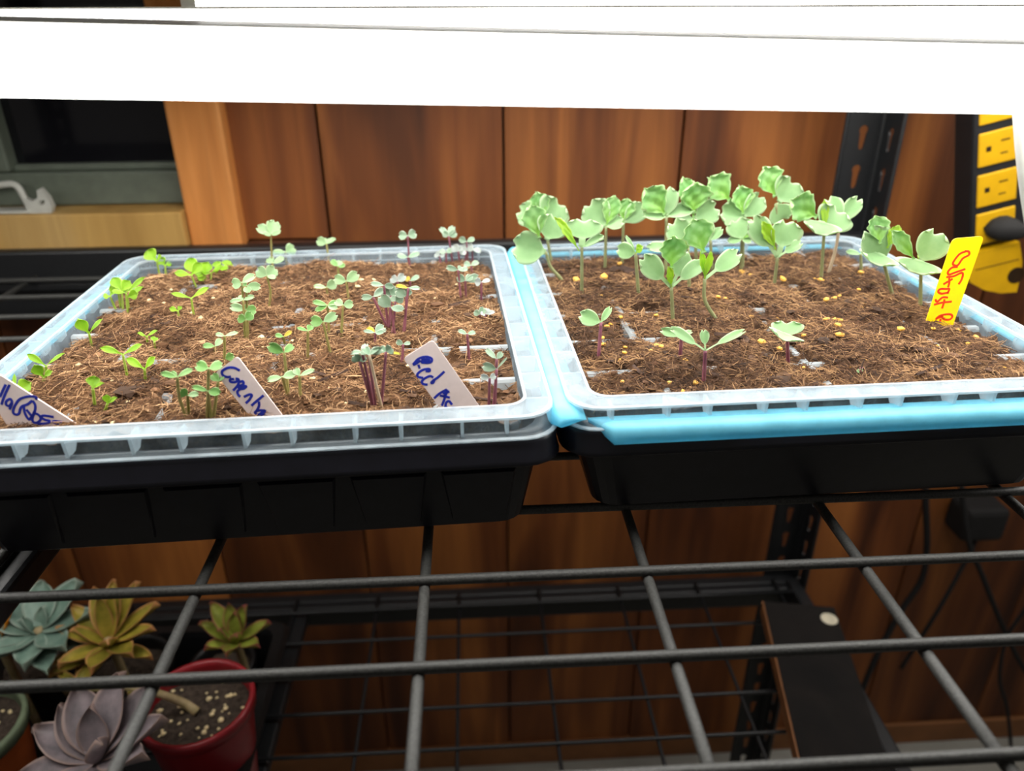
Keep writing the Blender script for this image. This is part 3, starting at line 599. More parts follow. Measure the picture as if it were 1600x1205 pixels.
def seedling(ty, base, node, leaves, label, bend=0.0, stem=None):
    """leaves: (tip_x, tip_y[, width_px, depth_cm, code, attach]); code c cotyledon, f facing, t true leaf, l lime true leaf, y yellowing, d flat"""
    kind, lm, sm, sr, wf = SPEC[ty]; NS[0] += 1; q = random.Random(NS[0]*13)
    B = at(*base, z=SOIL); Nd = at(*node, Y=B.y+q.uniform(-.25, .1))
    fr, key = (TL, 'L') if B.x < 3.4 else (TR, 'R')
    lx, ly = fr.inv(B); B.z = float(hf(key, np.array([np.clip(lx, -12.4, 12.4)]), np.array([np.clip(ly, -12.4, 12.4)]))[0])
    r = empty(NAME[ty], B, label, 'seedling', GRP[ty])
    mid = (B+Nd)/2+Vector((bend, 0, 0)); pts = bez([B-Vector((0, 0, .6)), B, mid, Nd], 5)
    MB().tube(pts, [sr*(1-.25*i/len(pts)) for i in range(len(pts))], 7).build('stem', stem or sm, r, smooth=True)
    for i, lf in enumerate(leaves):
        tx, ty_ = lf[0], lf[1]; wpx = lf[2] if len(lf) > 2 and lf[2] else None; dy = lf[3] if len(lf) > 3 and lf[3] is not None else q.uniform(-.35, .35)
        code = lf[4] if len(lf) > 4 else 'c'; A = at(*lf[5], Y=Nd.y) if len(lf) > 5 else Nd
        T = at(tx, ty_, Y=Nd.y+dy); L = (T-A).length
        w = (px_size(wpx, T) if wpx else max(L*wf, .35))*WK[ty]
        hint = FACE if 'f' in code else (FLAT if 'd' in code else UPH)
        hint = hint+Vector((q.uniform(-.2, .2), q.uniform(-.15, .1), 0))
        if 't' in code or 'l' in code: nm, kd, mt, pet = 'true_leaf', 'true', ('true_kale_lime' if 'l' in code else 'true_kale'), .10
        else: nm, kd, mt, pet = 'cotyledon', kind, ('leaf_yellowing' if 'y' in code else ('leaf_cabbage_pale' if 'p' in code else lm)), (.13 if kind == 'heart' else .10)
        if 'n' in code: pet = .32
        mb = leaf(MB(), A, T, w, hint, kd, pet, q.uniform(.08, .2), q.uniform(.02, .16) if kd != 'true' else .06, NS[0]*7+i)
        mb.build(nm, mt, r, smooth=True)
    return r
S = seedling
# lettuce, left tray -------------------------------------------------------
S('L', (249, 428), (245, 408), [(229, 391, 19, .3, 'f'), (251, 399, 10)], 'lime lettuce seedling at the far left corner of the left tray')
S('L', (257, 420), (258, 415), [(249, 403, 14, .2, 'f'), (268, 411, 9)], 'short round-leaved lettuce seedling right beside the far left corner one')
S('L', (306, 446), (299, 430), [(272, 425, 11, -.2), (314, 410, 14, .3, 'f')], 'lime lettuce seedling leaning out at the left end of the far clump')
S('L', (312, 441), (308, 430), [(292, 403, 20, .4, 'f'), (318, 437, 9, -.4)], 'lettuce seedling with the highest leaf in the far lettuce clump', )
S('L', (322, 440), (320, 429), [(324, 409, 17, .2, 'f'), (306, 428, 11, -.3)], 'lettuce seedling with an upright broad leaf in the middle of the far clump')
S('L', (329, 438), (330, 427), [(347, 414, 12, 0), (314, 422, 12, -.5)], 'lettuce seedling right of the middle in the far lettuce clump')
S('L', (338, 430), (341, 420), [(337, 408, 13, .2, 'f'), (355, 418, 10, -.3)], 'lettuce seedling second from the right end of the far clump')
S('L', (353, 424), (354, 418), [(364, 414, 11, 0), (354, 406, 12, .3, 'f')], 'small lettuce seedling at the right end of the far clump')
S('L', (181, 481), (172, 463), [(161, 463, 11, -.2), (180, 449, 13, .2)], 'outermost left lettuce seedling of the clump beside the left rim')
S('L', (188, 479), (185, 458), [(172, 446, 12, 0), (199, 444, 13, .3, 'f')], 'second lettuce seedling from the left in the clump beside the left rim')
S('L', (192, 482), (190, 455), [(176, 433, 15, .4), (202, 438, 15, .3, 'f')], 'tallest middle lettuce seedling of the clump beside the left rim')
S('L', (199, 486), (197, 458), [(225, 432, 9, 0), (174, 454, 10, -.4)], 'lettuce seedling with a long pointed right leaf in the left rim clump')
S('L', (201, 483), (199, 464), [(221, 446, 9, .1), (214, 458, 14, -.2, 'f')], 'rightmost lettuce seedling of the clump beside the left rim')
S('L', (303, 494), (299, 466), [(267, 457, 8, -.1), (325, 448, 9, .2)], 'lone lettuce seedling with two long spread leaves below the far clump')
S('L', (280, 498), (278, 486), [(265, 481, 8, -.1), (283, 478, 7, .2)], 'tiny lettuce sprout left of the long-leaved lone seedling')
S('L', (143, 539), (139, 521), [(121, 499, 17, -.2, 'f'), (157, 497, 7, .3)], 'wide-leaved lettuce seedling by the bare white divider near the left rim')
S('L', (230, 533), (229, 526), [(216, 519, 7), (243, 515, 6)], 'tiny V-shaped lettuce sprout in the middle left of the left tray')
S('L', (242, 541), (241, 534), [(238, 525, 6), (246, 527, 5)], 'smallest lettuce sprout beside the tiny V-shaped one')
S('L', (199, 588), (192, 554), [(157, 541, 11, -.2), (221, 537, 9, .2)], 'lettuce seedling with wide arched wings, left of the upright V one', stem='stem_lettuce')
S('L', (228, 598), (226, 577), [(198, 559, 12, -.2), (241, 557, 11, .2)], 'bright V-shaped lettuce seedling right of the arched one')
S('L', (73, 595), (72, 572), [(42, 552, 9, 0), (98, 550, 7, .3)], 'taller thin-leaved lettuce seedling near the front left, behind a shorter one')
S('L', (70, 601), (68, 589), [(53, 571, 16, -.1), (80, 579, 10, .1)], 'shorter oval-leaved lettuce seedling in front of the taller front-left one')
S('L', (150, 641), (145, 607), [(146, 587, 18, .3, 'f'), (159, 597, 7, -.3)], 'cup-leaved lettuce seedling on a long pale stem near the front')
S('L', (164, 643), (168, 631), [(165, 617, 11, .1, 'f'), (180, 620, 8, 0)], 'small lettuce sprout just right of the cup-leaved one at the front')
S('L', (22, 628), (25, 612), [(47, 597, 20, .3, 'f'), (20, 583, 5, .5)], 'lettuce seedling half hidden behind the white tag at the left edge')
# green cabbage, left tray ---------------------------------------------------
S('C', (425, 416), (423, 366), [(399, 351, 16, 0, 'p'), (431, 342, 19, .3, 'pf'), (412, 366, 10, -.4, 'p'), (440, 361, 12, -.2, 'p')], 'tallest green cabbage seedling, standing up against the bright wooden stud')
S('C', (447, 407), (446, 394), [(462, 386, 17, .1, 'pf'), (421, 397, 14, -.2, 'p')], 'cabbage seedling low against the back rim, right of the tallest one')
S('C', (427, 418), (426, 411), [(418, 402, 12, .1, 'p'), (446, 402, 11, .1, 'p')], 'low cabbage seedling at the foot of the tallest one by the back rim')
S('C', (421, 482), (417, 431), [(398, 420, 17, .1, 'pf'), (432, 417, 18, .2, 'pf'), (432, 434, 7, -.5, 'p')], 'long-stemmed cabbage seedling with a pale V of leaves, mid tray', bend=.15)
S('C', (385, 529), (378, 442), [(360, 444, 15, -.2, 'pf'), (400, 427, 13, .3, 'p')], 'topmost seedling of the tall stacked cabbage clump at mid left')
S('C', (388, 528), (385, 447), [(376, 440, 10, .2), (409, 448, 12, -.1, 'pf'), (388, 458, 11, -.4, 'p')], 'second highest seedling of the tall stacked cabbage clump, leaning right')
S('C', (384, 530), (380, 469), [(356, 470, 8, -.2, 'p'), (399, 461, 9, .2, 'p'), (369, 461, 10, .3, 'p')], 'thin-leaved seedling halfway up the tall stacked cabbage clump')
S('C', (386, 530), (384, 484), [(356, 477, 13, -.1, 'p'), (402, 485, 14, 0, 'f'), (390, 475, 10, .3)], 'broad-leaved seedling in the lower half of the stacked cabbage clump')
S('C', (387, 532), (384, 500), [(370, 496, 13, -.2, 'f'), (395, 488, 14, .1, 'f')], 'lowest seedling at the foot of the stacked cabbage clump')
S('C', (514, 407), (510, 381), [(493, 374, 13, -.1, 'pf'), (526, 371, 9, .2, 'p'), (511, 370, 12, .4, 'pf')], 'lone cabbage seedling by the back rim in front of the dark plank seam')
S('C', (529, 432), (528, 416), [(516, 405, 9, 0), (540, 414, 9, -.1), (532, 406, 9, .2, 'p')], 'short cabbage seedling just below the lone one at the back rim')
S('C', (545, 469), (541, 440), [(519, 434, 14, -.1, 'pf'), (562, 425, 15, .2, 'pf')], 'cabbage seedling with a wide gull-wing leaf pair, centre of left tray')
S('C', (512, 465), (510, 449), [(487, 447, 8, -.1, 'p'), (527, 441, 14, .1, 'pf')], 'cabbage seedling directly left of the gull-wing one')
S('C', (514, 521), (512, 477), [(485, 470, 10, -.1), (528, 470, 10, .1), (528, 483, 10, -.4, 'p'), (490, 487, 9, -.5)], 'bushiest cabbage seedling beside the bare white divider mid tray')
S('C', (534, 524), (536, 477), [(522, 469, 12, .2, 'p'), (554, 474, 12, 0, 'pf')], 'slender cabbage seedling right of the bushiest mid-tray one')
S('C', (517, 555), (505, 503), [(482, 501, 16, -.2, 'f'), (529, 489, 13, .2, 'pf')], 'cabbage seedling with one dark and one pale leaf in front of the bushy one')
S('C', (482, 564), (481, 517), [(462, 511, 6, -.1), (488, 507, 11, .2)], 'slim cabbage seedling with narrow leaves, left of the dark-and-pale one')
S('C', (445, 536), (443, 526), [(428, 523, 8, -.1), (457, 516, 8, .1, 'y')], 'short cabbage sprout with one yellowing leaf, mid tray')
S('C', (452, 622), (444, 551), [(415, 538, 15, -.1, 'f'), (459, 537, 13, .2)], 'tall bright green cabbage seedling with a V top, right of the second tag')
S('C', (451, 625), (441, 589), [(414, 594, 10, -.2, 'p'), (464, 583, 13, .1, 'p')], 'lower cabbage seedling in front of the tall V-topped one')
S('C', (471, 629), (468, 587), [(459, 574, 10, .2, 'p'), (493, 576, 9, -.1, 'p')], 'cabbage seedling on its own thin stem right of the V-topped one')
S('C', (291, 654), (277, 589), [(248, 582, 10, -.3), (303, 574, 10, .3), (262, 583, 12, .2)], 'taller cabbage seedling at the front edge, between the bare strip and others', bend=-.1)
S('C', (296, 650), (293, 618), [(279, 610, 16, -.1, 'f'), (312, 614, 10, .1, 'p')], 'shorter dark-leaved cabbage seedling beside the front-edge tall one')
S('C', (324, 652), (326, 576), [(303, 569, 17, -.1), (349, 567, 17, .1)], 'cabbage seedling with two broad dark wings left of the second tag')
S('C', (330, 652), (325, 611), [(297, 602, 9, -.2), (345, 613, 13, -.2)], 'mid-height cabbage seedling under the broad dark wings by the second tag')
S('C', (334, 651), (341, 596), [(330, 583, 12, .1), (349, 585, 10, .2)], 'cabbage seedling leaning towards the second white tag')
S('C', (352, 570), (351, 525), [(335, 521, 7, -.1, 'p'), (374, 518, 7, .1, 'p'), (366, 555, 12, -.6, 'f', (352, 561))], 'cabbage seedling with a flat cross-bar top behind the second tag')
S('C', (337, 556), (336, 541), [(314, 539, 9, -.2), (347, 528, 10, .2, 'p')], 'short cabbage seedling left of the flat-topped one behind the second tag')
# red cabbage, left tray ------------------------------------------------------
S('R', (640, 418), (637, 369), [(621, 367, 12, -.1, 'f'), (652, 363, 13, .1, 'f')], 'tall thin purple-stemmed seedling against the wall at back centre')
S('R', (641, 420), (637, 402), [(619, 398, 10, -.2), (658, 394, 10, .1)], 'low seedling at the foot of the tall thin purple-stemmed one')
S('R', (707, 405), (701, 369), [(691, 363, 9, -.1, 'f'), (715, 362, 11, .1, 'f'), (686, 353, 9, .3), (709, 350, 10, .4)], 'tall double-tiered purple-stemmed seedling near the back right')
S('R', (731, 405), (729, 378), [(716, 372, 9, -.1, 'f'), (743, 371, 8, .1)], 'topmost seedling of the grey clump in the back right corner')
S('G', (718, 408), (716, 393), [(706, 383, 13, .1, 'f'), (722, 385, 9, .2)], 'left seedling of the grey clump in the back right corner')
S('G', (727, 407), (728, 392), [(721, 381, 14, .2, 'f'), (738, 382, 13, .1, 'f'), (719, 397, 10, -.4)], 'middle greyish seedling of the back right corner clump')
S('G', (738, 404), (738, 389), [(731, 381, 10, .1), (754, 393, 10, -.1)], 'right seedling of the back corner clump with a drooping dark leaf')
S('G', (688, 410), (687, 400), [(679, 395, 10, .1, 'f'), (695, 398, 9, -.1)], 'small grey seedling at the back rim left of the corner clump')
S('R', (697, 409), (697, 395), [(686, 391, 8, 0), (709, 388, 9, .1)], 'short seedling between the double-tiered one and the back rim')
S('R', (720, 469), (716, 422), [(695, 417, 8, -.1, 'f'), (733, 419, 9, -.1), (722, 416, 9, .1)], 'long-stemmed pale-topped seedling in the second cell column from the right')
S('R', (738, 427), (736, 415), [(723, 411, 10, .1), (749, 407, 9, .2)], 'seedling with two arched leaves below the back corner clump')
S('R', (728, 467), (727, 439), [(713, 431, 11, -.1, 'f'), (739, 429, 12, .2), (752, 431, 12, .3, 'f')], 'round-leaved seedling left of two in the right-hand column mid tray')
S('G', (752, 467), (752, 441), [(741, 440, 12, -.2, 'f'), (768, 436, 7, .2)], 'grey-leaved seedling right of two in the right-hand column mid tray')
S('R', (751, 503), (749, 492), [(740, 486, 9, -.1, 'f'), (758, 479, 10, .2, 'f')], 'dwarf dark-leaved seedling by the bare divider in the right-hand column')
S('G', (757, 504), (759, 491), [(750, 490, 8, -.2), (775, 486, 7, .1), (762, 480, 10, .2, 'f')], 'dwarf pale seedling touching the dark dwarf one in the right-hand column')
S('R', (733, 558), (730, 522), [(715, 515, 7, -.1), (745, 518, 7, .1)], 'lone thin purple-stemmed seedling just behind the Red tag')
S('G', (763, 628), (765, 591), [(749, 588, 9, -.2, 'f'), (776, 586, 9, .1, 'f')], 'front right corner seedling with a small grey flat top')
S('R', (770, 623), (776, 577), [(750, 571, 13, .1, 'f'), (794, 556, 3, .2)], 'front right corner seedling with one big leaf and a bent thin stalk')
S('R', (773, 617), (776, 561), [(757, 543, 10, .1), (786, 549, 9, .1)], 'tallest seedling of the three in the front right corner cell')
S('R', (604, 510), (583, 464), [(562, 465, 9, -.2, 'f'), (602, 450, 13, .2)], 'leftmost leaning seedling of the big purple-stemmed clump')
S('R', (606, 512), (600, 446), [(576, 442, 9, -.1), (616, 448, 9, -.1, 'f')], 'highest left seedling of the big purple-stemmed clump')
S('R', (617, 523), (610, 480), [(592, 462, 18, -.3, 'f'), (633, 484, 13, -.4)], 'front seedling with the largest twisted leaf in the big purple clump')
S('R', (613, 520), (618, 471), [(610, 462, 11, .1), (630, 463, 14, -.2, 'f')], 'centre seedling with a round leaf in the big purple clump')
S('R', (608, 513), (611, 462), [(595, 456, 16, .1, 'f'), (621, 447, 15, .2, 'f')], 'dark-leaved seedling at the heart of the big purple clump')
S('R', (630, 521), (638, 450), [(616, 444, 6, -.1, 'y'), (659, 450, 7, 0)], 'highest right seedling of the big purple clump with a flat bar top')
S('R', (632, 519), (635, 463), [(617, 453, 14, -.2, 'f'), (639, 450, 12, .1, 'f')], 'second seedling from the right in the big purple clump')
S('G', (622, 448), (621, 440), [(609, 433, 12, .1, 'f'), (634, 428, 12, .2, 'f')], 'greyish pale seedling directly behind the big purple clump')
S('R', (641, 447), (640, 439), [(633, 433, 9, .1, 'y'), (657, 430, 8, .1)], 'seedling with an orange-tinged leaf behind the big purple clump')
S('R', (587, 541), (586, 520), [(602, 508, 16, .2), (570, 512, 12, .1, 'y'), (566, 516, 6, -.2), (601, 519, 9, -.3), (606, 516, 8, -.1)], 'seedling with a yellow-green leaf between the two purple clumps')
S('R', (628, 569), (630, 538), [(618, 533, 8, -.1, 'f'), (643, 535, 6, .1)], 'small thin seedling at the upper left corner of the Red tag')
S('R', (583, 637), (562, 565), [(552, 556, 14, -.2, 'f'), (573, 556, 12, .1)], 'leftmost seedling of the front purple-stemmed clump')
S('R', (587, 639), (576, 552), [(561, 548, 11, .1), (600, 545, 11, -.1, 'f')], 'middle seedling of the front purple-stemmed clump with wide pale leaves')
S('R', (597, 639), (577, 555), [(568, 540, 11, .3), (592, 540, 9, .3)], 'light-stemmed seedling crossing the front purple clump', stem='stem_pale')
S('R', (595, 637), (603, 550), [(614, 543, 15, 0, 'f'), (592, 542, 11, .1), (630, 553, 4, .2, 'y')], 'rightmost seedling of the front purple-stemmed clump')
S('R', (585, 636), (566, 551), [(545, 550, 9, .3), (573, 534, 9, .6)], 'rear dark-leaved seedling of the front purple-stemmed clump')
# kale, right tray ------------------------------------------------------------
S('K', (862, 404), (850, 345), [(804, 325, 34, .3, 'f'), (880, 312, 46, .2, 'f'), (839, 300, 26, .4, 't')], 'back left kale seedling, its leaves rising behind the front left one')
S('K', (878, 440), (853, 394), [(796, 382, 44, -.4, 'f'), (872, 333, 44, .3, 'f', (854, 375)), (830, 321, 33, 0, 'tf', (843, 373))], 'front left kale seedling hanging a leaf over the blue strip', bend=-.25)
S('K', (909, 460), (909, 386), [(912, 338, 52, .4, 'fn'), (947, 367, 24, -.4, 'd'), (871, 339, 16, -.3, 'tl', (905, 392))], 'kale seedling with a curled-over true leaf, right of the front left one')
S('K', (945, 425), (947, 354), [(916, 312, 42, .3, 'f'), (978, 343, 24, -.2), (961, 306, 24, .2, 'tf')], 'kale seedling behind the curled-leaf one with a lime-veined upright leaf')
S('K', (972, 416), (974, 348), [(1013, 317, 27, .1, 'f'), (981, 310, 24, .3, 'tf')], 'kale seedling with one dark true leaf next to the lime-veined one', stem='stem_kale')
S('K', (998, 465), (993, 396), [(963, 388, 22, -.5, 'f'), (977, 364, 6, .3), (1003, 384, 14, -.2, 'l')], 'thin kale seedling with a folded drooping leaf in front of the wall')
S('K', (1040, 428), (1041, 339), [(1010, 296, 40, -.2, 'tf', (1040, 336)), (1041, 285, 32, .6, 'f'), (1001, 332, 20, -.3), (1088, 318, 24, .2)], 'large kale seedling left of the two tall back-row ones')
S('K', (1088, 424), (1085, 343), [(1089, 286, 44, -.2, 'tf', (1084, 334)), (1070, 277, 28, .6, 't'), (1127, 320, 32, .1, 'f'), (1050, 334, 22, -.3)], 'large kale seedling with two lobed leaves in the middle of the back row')
S('K', (1076, 454), (1075, 388), [(1005, 385, 20, -.3, 'n'), (1050, 340, 36, .3, 'f'), (1073, 372, 18, -.2, 'l')], 'kale seedling hidden behind the front centre pair')
S('K', (1051, 500), (1049, 449), [(999, 397, 30, -.3, 'fn'), (1102, 402, 24, -.3, 'n'), (1054, 370, 36, 0, 'tf', (1049, 420)), (1046, 418, 12, -.3, 'l'), (1077, 387, 26, .5, 'fn')], 'front centre kale seedling on a straight stem')
S('K', (1120, 505), (1101, 436), [(1161, 388, 26, -.2, 'n'), (1084, 344, 42, .1, 'tf', (1100, 396)), (1112, 394, 10, -.2, 'l'), (1097, 392, 10, .2, 'l')], 'front kale seedling on a bent pale stem, right of the straight one', bend=-.35)
S('K', (1112, 430), (1110, 376), [(1130, 353, 14, -.1), (1096, 344, 24, .2, 'f')], 'kale seedling half covered behind the bent-stem one')
S('K', (1160, 418), (1162, 340), [(1111, 277, 40, -.1, 'tf', (1141, 314)), (1159, 290, 32, .2, 'tf', (1161, 336)), (1124, 328, 36, -.2, 'f'), (1197, 300, 30, .3, 'f')], 'tall kale seedling with a big round leaf, left of the tallest one')
S('K', (1158, 424), (1159, 374), [(1152, 338, 40, .3, 'f'), (1180, 355, 16, .2, 't'), (1136, 376, 12, -.4), (1177, 377, 12, -.3)], 'kale seedling with a heart-shaped leaf facing front by the back rim')
S('K', (1209, 450), (1215, 402), [(1193, 347, 16, -.2, 'lf', (1212, 390)), (1256, 374, 16, -.3, 'n'), (1236, 340, 44, .2, 'fn'), (1172, 335, 34, .1, 'fn')], 'kale seedling with a lime folded leaf in the middle right')
S('K', (1212, 412), (1213, 318), [(1197, 261, 38, .1, 'tf', (1211, 308)), (1246, 277, 46, .3, 'f', (1217, 316)), (1228, 350, 34, -.3, 'f')], 'tallest kale seedling with the topmost crinkled leaf')
S('K', (1282, 442), (1288, 361), [(1239, 313, 40, -.1, 'tf', (1277, 340)), (1285, 364, 50, -1.1, 'd', (1284, 345)), (1318, 322, 50, .2, 'f'), (1290, 312, 12, .5, 'l')], 'kale seedling with a saddle-shaped front leaf before the dark post')
S('K', (1295, 427), (1312, 348), [(1294, 304, 28, .4, 'f'), (1348, 303, 22, .2, 'f')], 'kale seedling on a slanting pale stem beside the dark post', bend=.12, stem='stem_pale')
S('K', (1393, 465), (1381, 411), [(1368, 411, 52, -1.1, 'd', (1378, 396)), (1360, 350, 46, .2, 'f'), (1370, 337, 32, .6, 't', (1376, 382)), (1405, 352, 16, .1, 'l', (1386, 388))], 'broad kale seedling in the far right corner, left of the one by the tag')
S('K', (1345, 424), (1345, 397), [(1322, 391, 9, -.1), (1354, 389, 9, .1)], 'little low kale sprout at the far right, under the broad corner one')
S('K', (1437, 482), (1439, 424), [(1434, 424, 58, -1.2, 'd', (1436, 405)), (1474, 356, 46, .1, 'f', (1438, 410)), (1397, 361, 22, -.1, 'tf', (1429, 406)), (1437, 399, 12, .1, 'l')], 'kale seedling standing just left of the yellow tag')
# purple-stemmed seedlings, right tray ---------------------------------------
S('P', (935, 561), (939, 504), [(902, 490, 23, -.1, 'f'), (956, 476, 10, .2)], 'small purple-stemmed seedling in the left column of the right tray')
S('P', (1062, 563), (1065, 524), [(1029, 515, 13, -.1, 'f'), (1084, 515, 8, .2)], 'short purple-stemmed seedling behind the wide flat-topped one')
S('P', (1099, 600), (1102, 548), [(1046, 508, 17, -.2, 'n'), (1170, 510, 12, .1, 'n'), (1100, 512, 14, .4, 'fn')], 'purple-stemmed seedling with a wide flat top at the front of the right tray')
S('P', (1232, 569), (1230, 526), [(1230, 498, 44, .6, 'f'), (1226, 527, 50, -.9, 'd', (1230, 521))], 'purple-stemmed seedling with a round four-lobed top, right of the others')
S('P', (1344, 585), (1344, 582), [(1339, 578, 6, 0), (1350, 577, 6, 0)], 'tiny green sprout just breaking the mix in the right tray')

# ------------------------------------------------------------------ plant tags
def plant_tag(label, corners, Yb, lean, mat, ink, strokes, sw, scale_origin, hand, round_=.12, side=0):
    """upright plane through depth Yb at the tag's foot, leaning back; corners TL, TR, BR, BL measured in the photograph"""
    P0 = at(*corners[3], Y=Yb); n = Vector((side, -math.cos(lean), math.sin(lean))).normalized()
    def on(px, py, lift=0):
        d = RT*((px-800)/F_PX) - UP*((py-602.5)/F_PX) + FW; t = (P0-CAM).dot(n)/d.dot(n); return CAM+d*t+n*lift
    C = [on(*c_) for c_ in corners]; loop = []
    for i in range(4):
        p, a, b = C[i], C[i-1], C[(i+1) % 4]; r_ = min((a-p).length, (b-p).length)*round_
        if i in (0, 1):
            A, B = p+(a-p).normalized()*r_, p+(b-p).normalized()*r_
            for k_ in range(5): t = k_/4; loop.append(A*(1-t)**2+p*2*t*(1-t)+B*t*t)
        else: loop.append(p)
    r = empty('plant_tag', (C[2]+C[3])/2, label, 'plant tag', 'plant tags in the seed trays')
    k_ = len(loop); MB().add(loop+[p-n*.07 for p in loop], [tuple(range(k_)), tuple(range(k_, 2*k_))[::-1]]+[(i, (i+1) % k_, k_+(i+1) % k_, k_+i) for i in range(k_)]).build('card', mat, r)
    b = MB(); ox, oy, s = scale_origin
    for st in strokes:
        pts = bez([on(ox+x/s, oy+y/s) for x, y in st], 5) if len(st) > 2 else [on(ox+x/s, oy+y/s) for x, y in st]
        w = px_size(sw, pts[0])/2; vs = []
        for i, p in enumerate(pts):
            t = (pts[min(i+1, len(pts)-1)]-pts[max(i-1, 0)]).normalized(); sd = n.cross(t)
            vs += [p+sd*w+n*.004, p-sd*w+n*.004, p+sd*w*.8+n*.012, p-sd*w*.8+n*.012]
        fs = []
        for i in range(len(pts)-1):
            o = i*4; fs += [(o+2, o+3, o+7, o+6), (o, o+2, o+6, o+4), (o+3, o+1, o+5, o+7)]
        b.add(vs, fs)
    tag(b.build('handwriting', ink, r), hand); return r
plant_tag('white plant tag at the left edge with blue writing ending in ossa', [(-62, 552), (0, 586), (150, 682), (60, 740)], 30.6, .12, 'tag_white', 'ink_blue',
    [[(85, 375), (40, 470), (0, 560)], [(140, 380), (75, 520), (20, 670)],
     [(180, 640), (150, 590), (95, 620), (90, 670), (135, 690), (175, 640), (160, 690), (140, 740)],
     [(520, 600), (525, 565), (430, 550), (290, 590), (215, 690), (190, 780), (230, 815), (275, 800), (295, 730), (330, 690), (400, 665), (470, 610)],
     [(345, 690), (360, 790), (420, 885), (470, 830), (500, 770)], [(470, 610), (510, 680), (500, 780), (440, 870), (410, 890)], [(380, 740), (430, 800), (450, 830)],
     [(490, 790), (560, 820), (590, 880), (540, 930), (480, 920), (470, 860), (495, 800)],
     [(780, 850), (640, 830), (600, 850), (650, 890), (720, 905), (690, 940), (540, 950)],
     [(930, 930), (800, 910), (770, 925), (850, 965), (840, 1000), (760, 1030), (660, 1035)],
     [(990, 980), (930, 965), (900, 1010), (950, 1025), (990, 985), (1010, 970)], [(900, 980), (960, 1010)], [(1200, 1010), (1270, 1005)]], 4.2, (0, 560, 9.27), 'blue handwriting on white tag')
plant_tag('white plant tag with blue writing beginning Copen, between the cabbage seedlings', [(336, 583), (371, 557), (451, 662), (408, 672)], 30.9, .16, 'tag_white', 'ink_blue',
    [[(400, 275), (330, 240), (250, 240), (180, 280), (185, 330), (240, 355), (290, 350)],
     [(330, 380), (280, 385), (285, 415), (340, 420), (385, 385), (345, 375)], [(390, 390), (380, 450), (340, 500), (315, 525)], [(385, 420), (440, 410), (440, 450), (385, 470)],
     [(400, 480), (480, 470), (450, 500), (400, 510), (370, 540), (385, 585), (410, 600)], [(370, 450), (400, 520)],
     [(450, 605), (520, 575), (550, 585), (520, 640), (475, 685)],
     [(700, 585), (620, 650), (545, 715)], [(640, 660), (640, 720), (610, 780), (590, 800)],
     [(720, 775), (640, 775), (590, 800), (630, 830), (680, 800), (715, 775), (690, 830), (645, 880)], [(780, 860), (730, 865), (710, 885)]], 4.2, (325, 545, 8.036), 'blue handwriting on white tag')
plant_tag('white plant tag with blue writing Red Ac by the front right corner', [(630, 560), (676, 531), (758, 648), (700, 655)], 31.2, .16, 'tag_white', 'ink_blue',
    [[(330, 340), (280, 380), (225, 405)], [(225, 400), (300, 320), (400, 290), (480, 310), (485, 355), (430, 375), (340, 370)], [(300, 400), (320, 455)], [(340, 330), (440, 325), (440, 350), (330, 355)],
     [(400, 490), (455, 490), (450, 460), (360, 475), (290, 530), (300, 570), (370, 585)],
     [(510, 580), (460, 560), (380, 600), (350, 640), (370, 670), (430, 680)], [(665, 495), (570, 580), (510, 620), (480, 655), (510, 650), (525, 600)],
     [(520, 870), (600, 800), (700, 745)], [(700, 745), (680, 830), (630, 975)], [(600, 830), (740, 860)], [(640, 800), (735, 775)], [(650, 850), (700, 790)],
     [(770, 960), (730, 910), (690, 930), (680, 990), (710, 1000)], [(760, 1005), (805, 998)]], 4.0, (620, 525, 8.926), 'blue handwriting on white tag')
plant_tag('yellow plant tag with red writing leaning in the right tray', [(1489, 373), (1538, 369), (1487, 514), (1446, 506)], 39.5, .10, 'tag_yellow', 'ink_red',
    [[(590, 250), (520, 280), (450, 370), (450, 405), (500, 410), (560, 330), (630, 290), (630, 250), (580, 245)],
     [(500, 430), (430, 440), (385, 490), (400, 520), (470, 495), (590, 455)], [(365, 550), (450, 540), (545, 500), (560, 530), (540, 590), (510, 635)], [(400, 560), (400, 620), (385, 670)], [(330, 635), (440, 570)],
     [(390, 730), (310, 745), (270, 720), (300, 690), (360, 690), (400, 690), (380, 745)],
     [(385, 790), (320, 790), (260, 840), (235, 810)], [(220, 875), (320, 850), (430, 838)], [(345, 810), (335, 860), (315, 920)],
     [(240, 1050), (280, 1010), (350, 990), (420, 990), (435, 1020), (400, 1050), (340, 1045), (310, 1010)], [(300, 1040), (290, 1085)], [(240, 1040), (330, 1010)]], 3.5, (1430, 360, 7.53), 'red handwriting on yellow tag', .16)

# ================================================================== POWER STRIP, PLUG, CLIP, CORDS
PSY = 70.0
def strip_pt(u, v, d=0.0):                               # u across, v down the strip, d towards the viewer
    o = at(1531, 150, Y=PSY); dn = (at(1524, 372, Y=PSY)-o).normalized(); ac = Vector((-dn.z, 0, dn.x)); 
    if ac.x < 0: ac = -ac
    return o+dn*v+ac*u+Vector((0, -d, 0))
def spr(b, u0, u1, v0, v1, d0, d1, ch=.1):
    o = strip_pt(0, 0); ex = (strip_pt(1, 0)-o); ey = (strip_pt(0, 1)-o); ez = Vector((0, -1, 0))
    m_ = Matrix(((ex.x, ey.x, ez.x, o.x), (ex.y, ey.y, ez.y, o.y), (ex.z, ey.z, ez.z, o.z), (0, 0, 0, 1)))
    return b.box((u0, v0, d0), (u1, v1, d1), m_, ch)
ps = empty('power_strip', strip_pt(2.2, 18), 'black and yellow power strip hanging at the right behind the trays', 'power strip')
spr(MB(), -.45, 5.2, -12, 14.6, -3.2, 0, .3).build('housing', 'strip_black', ps)
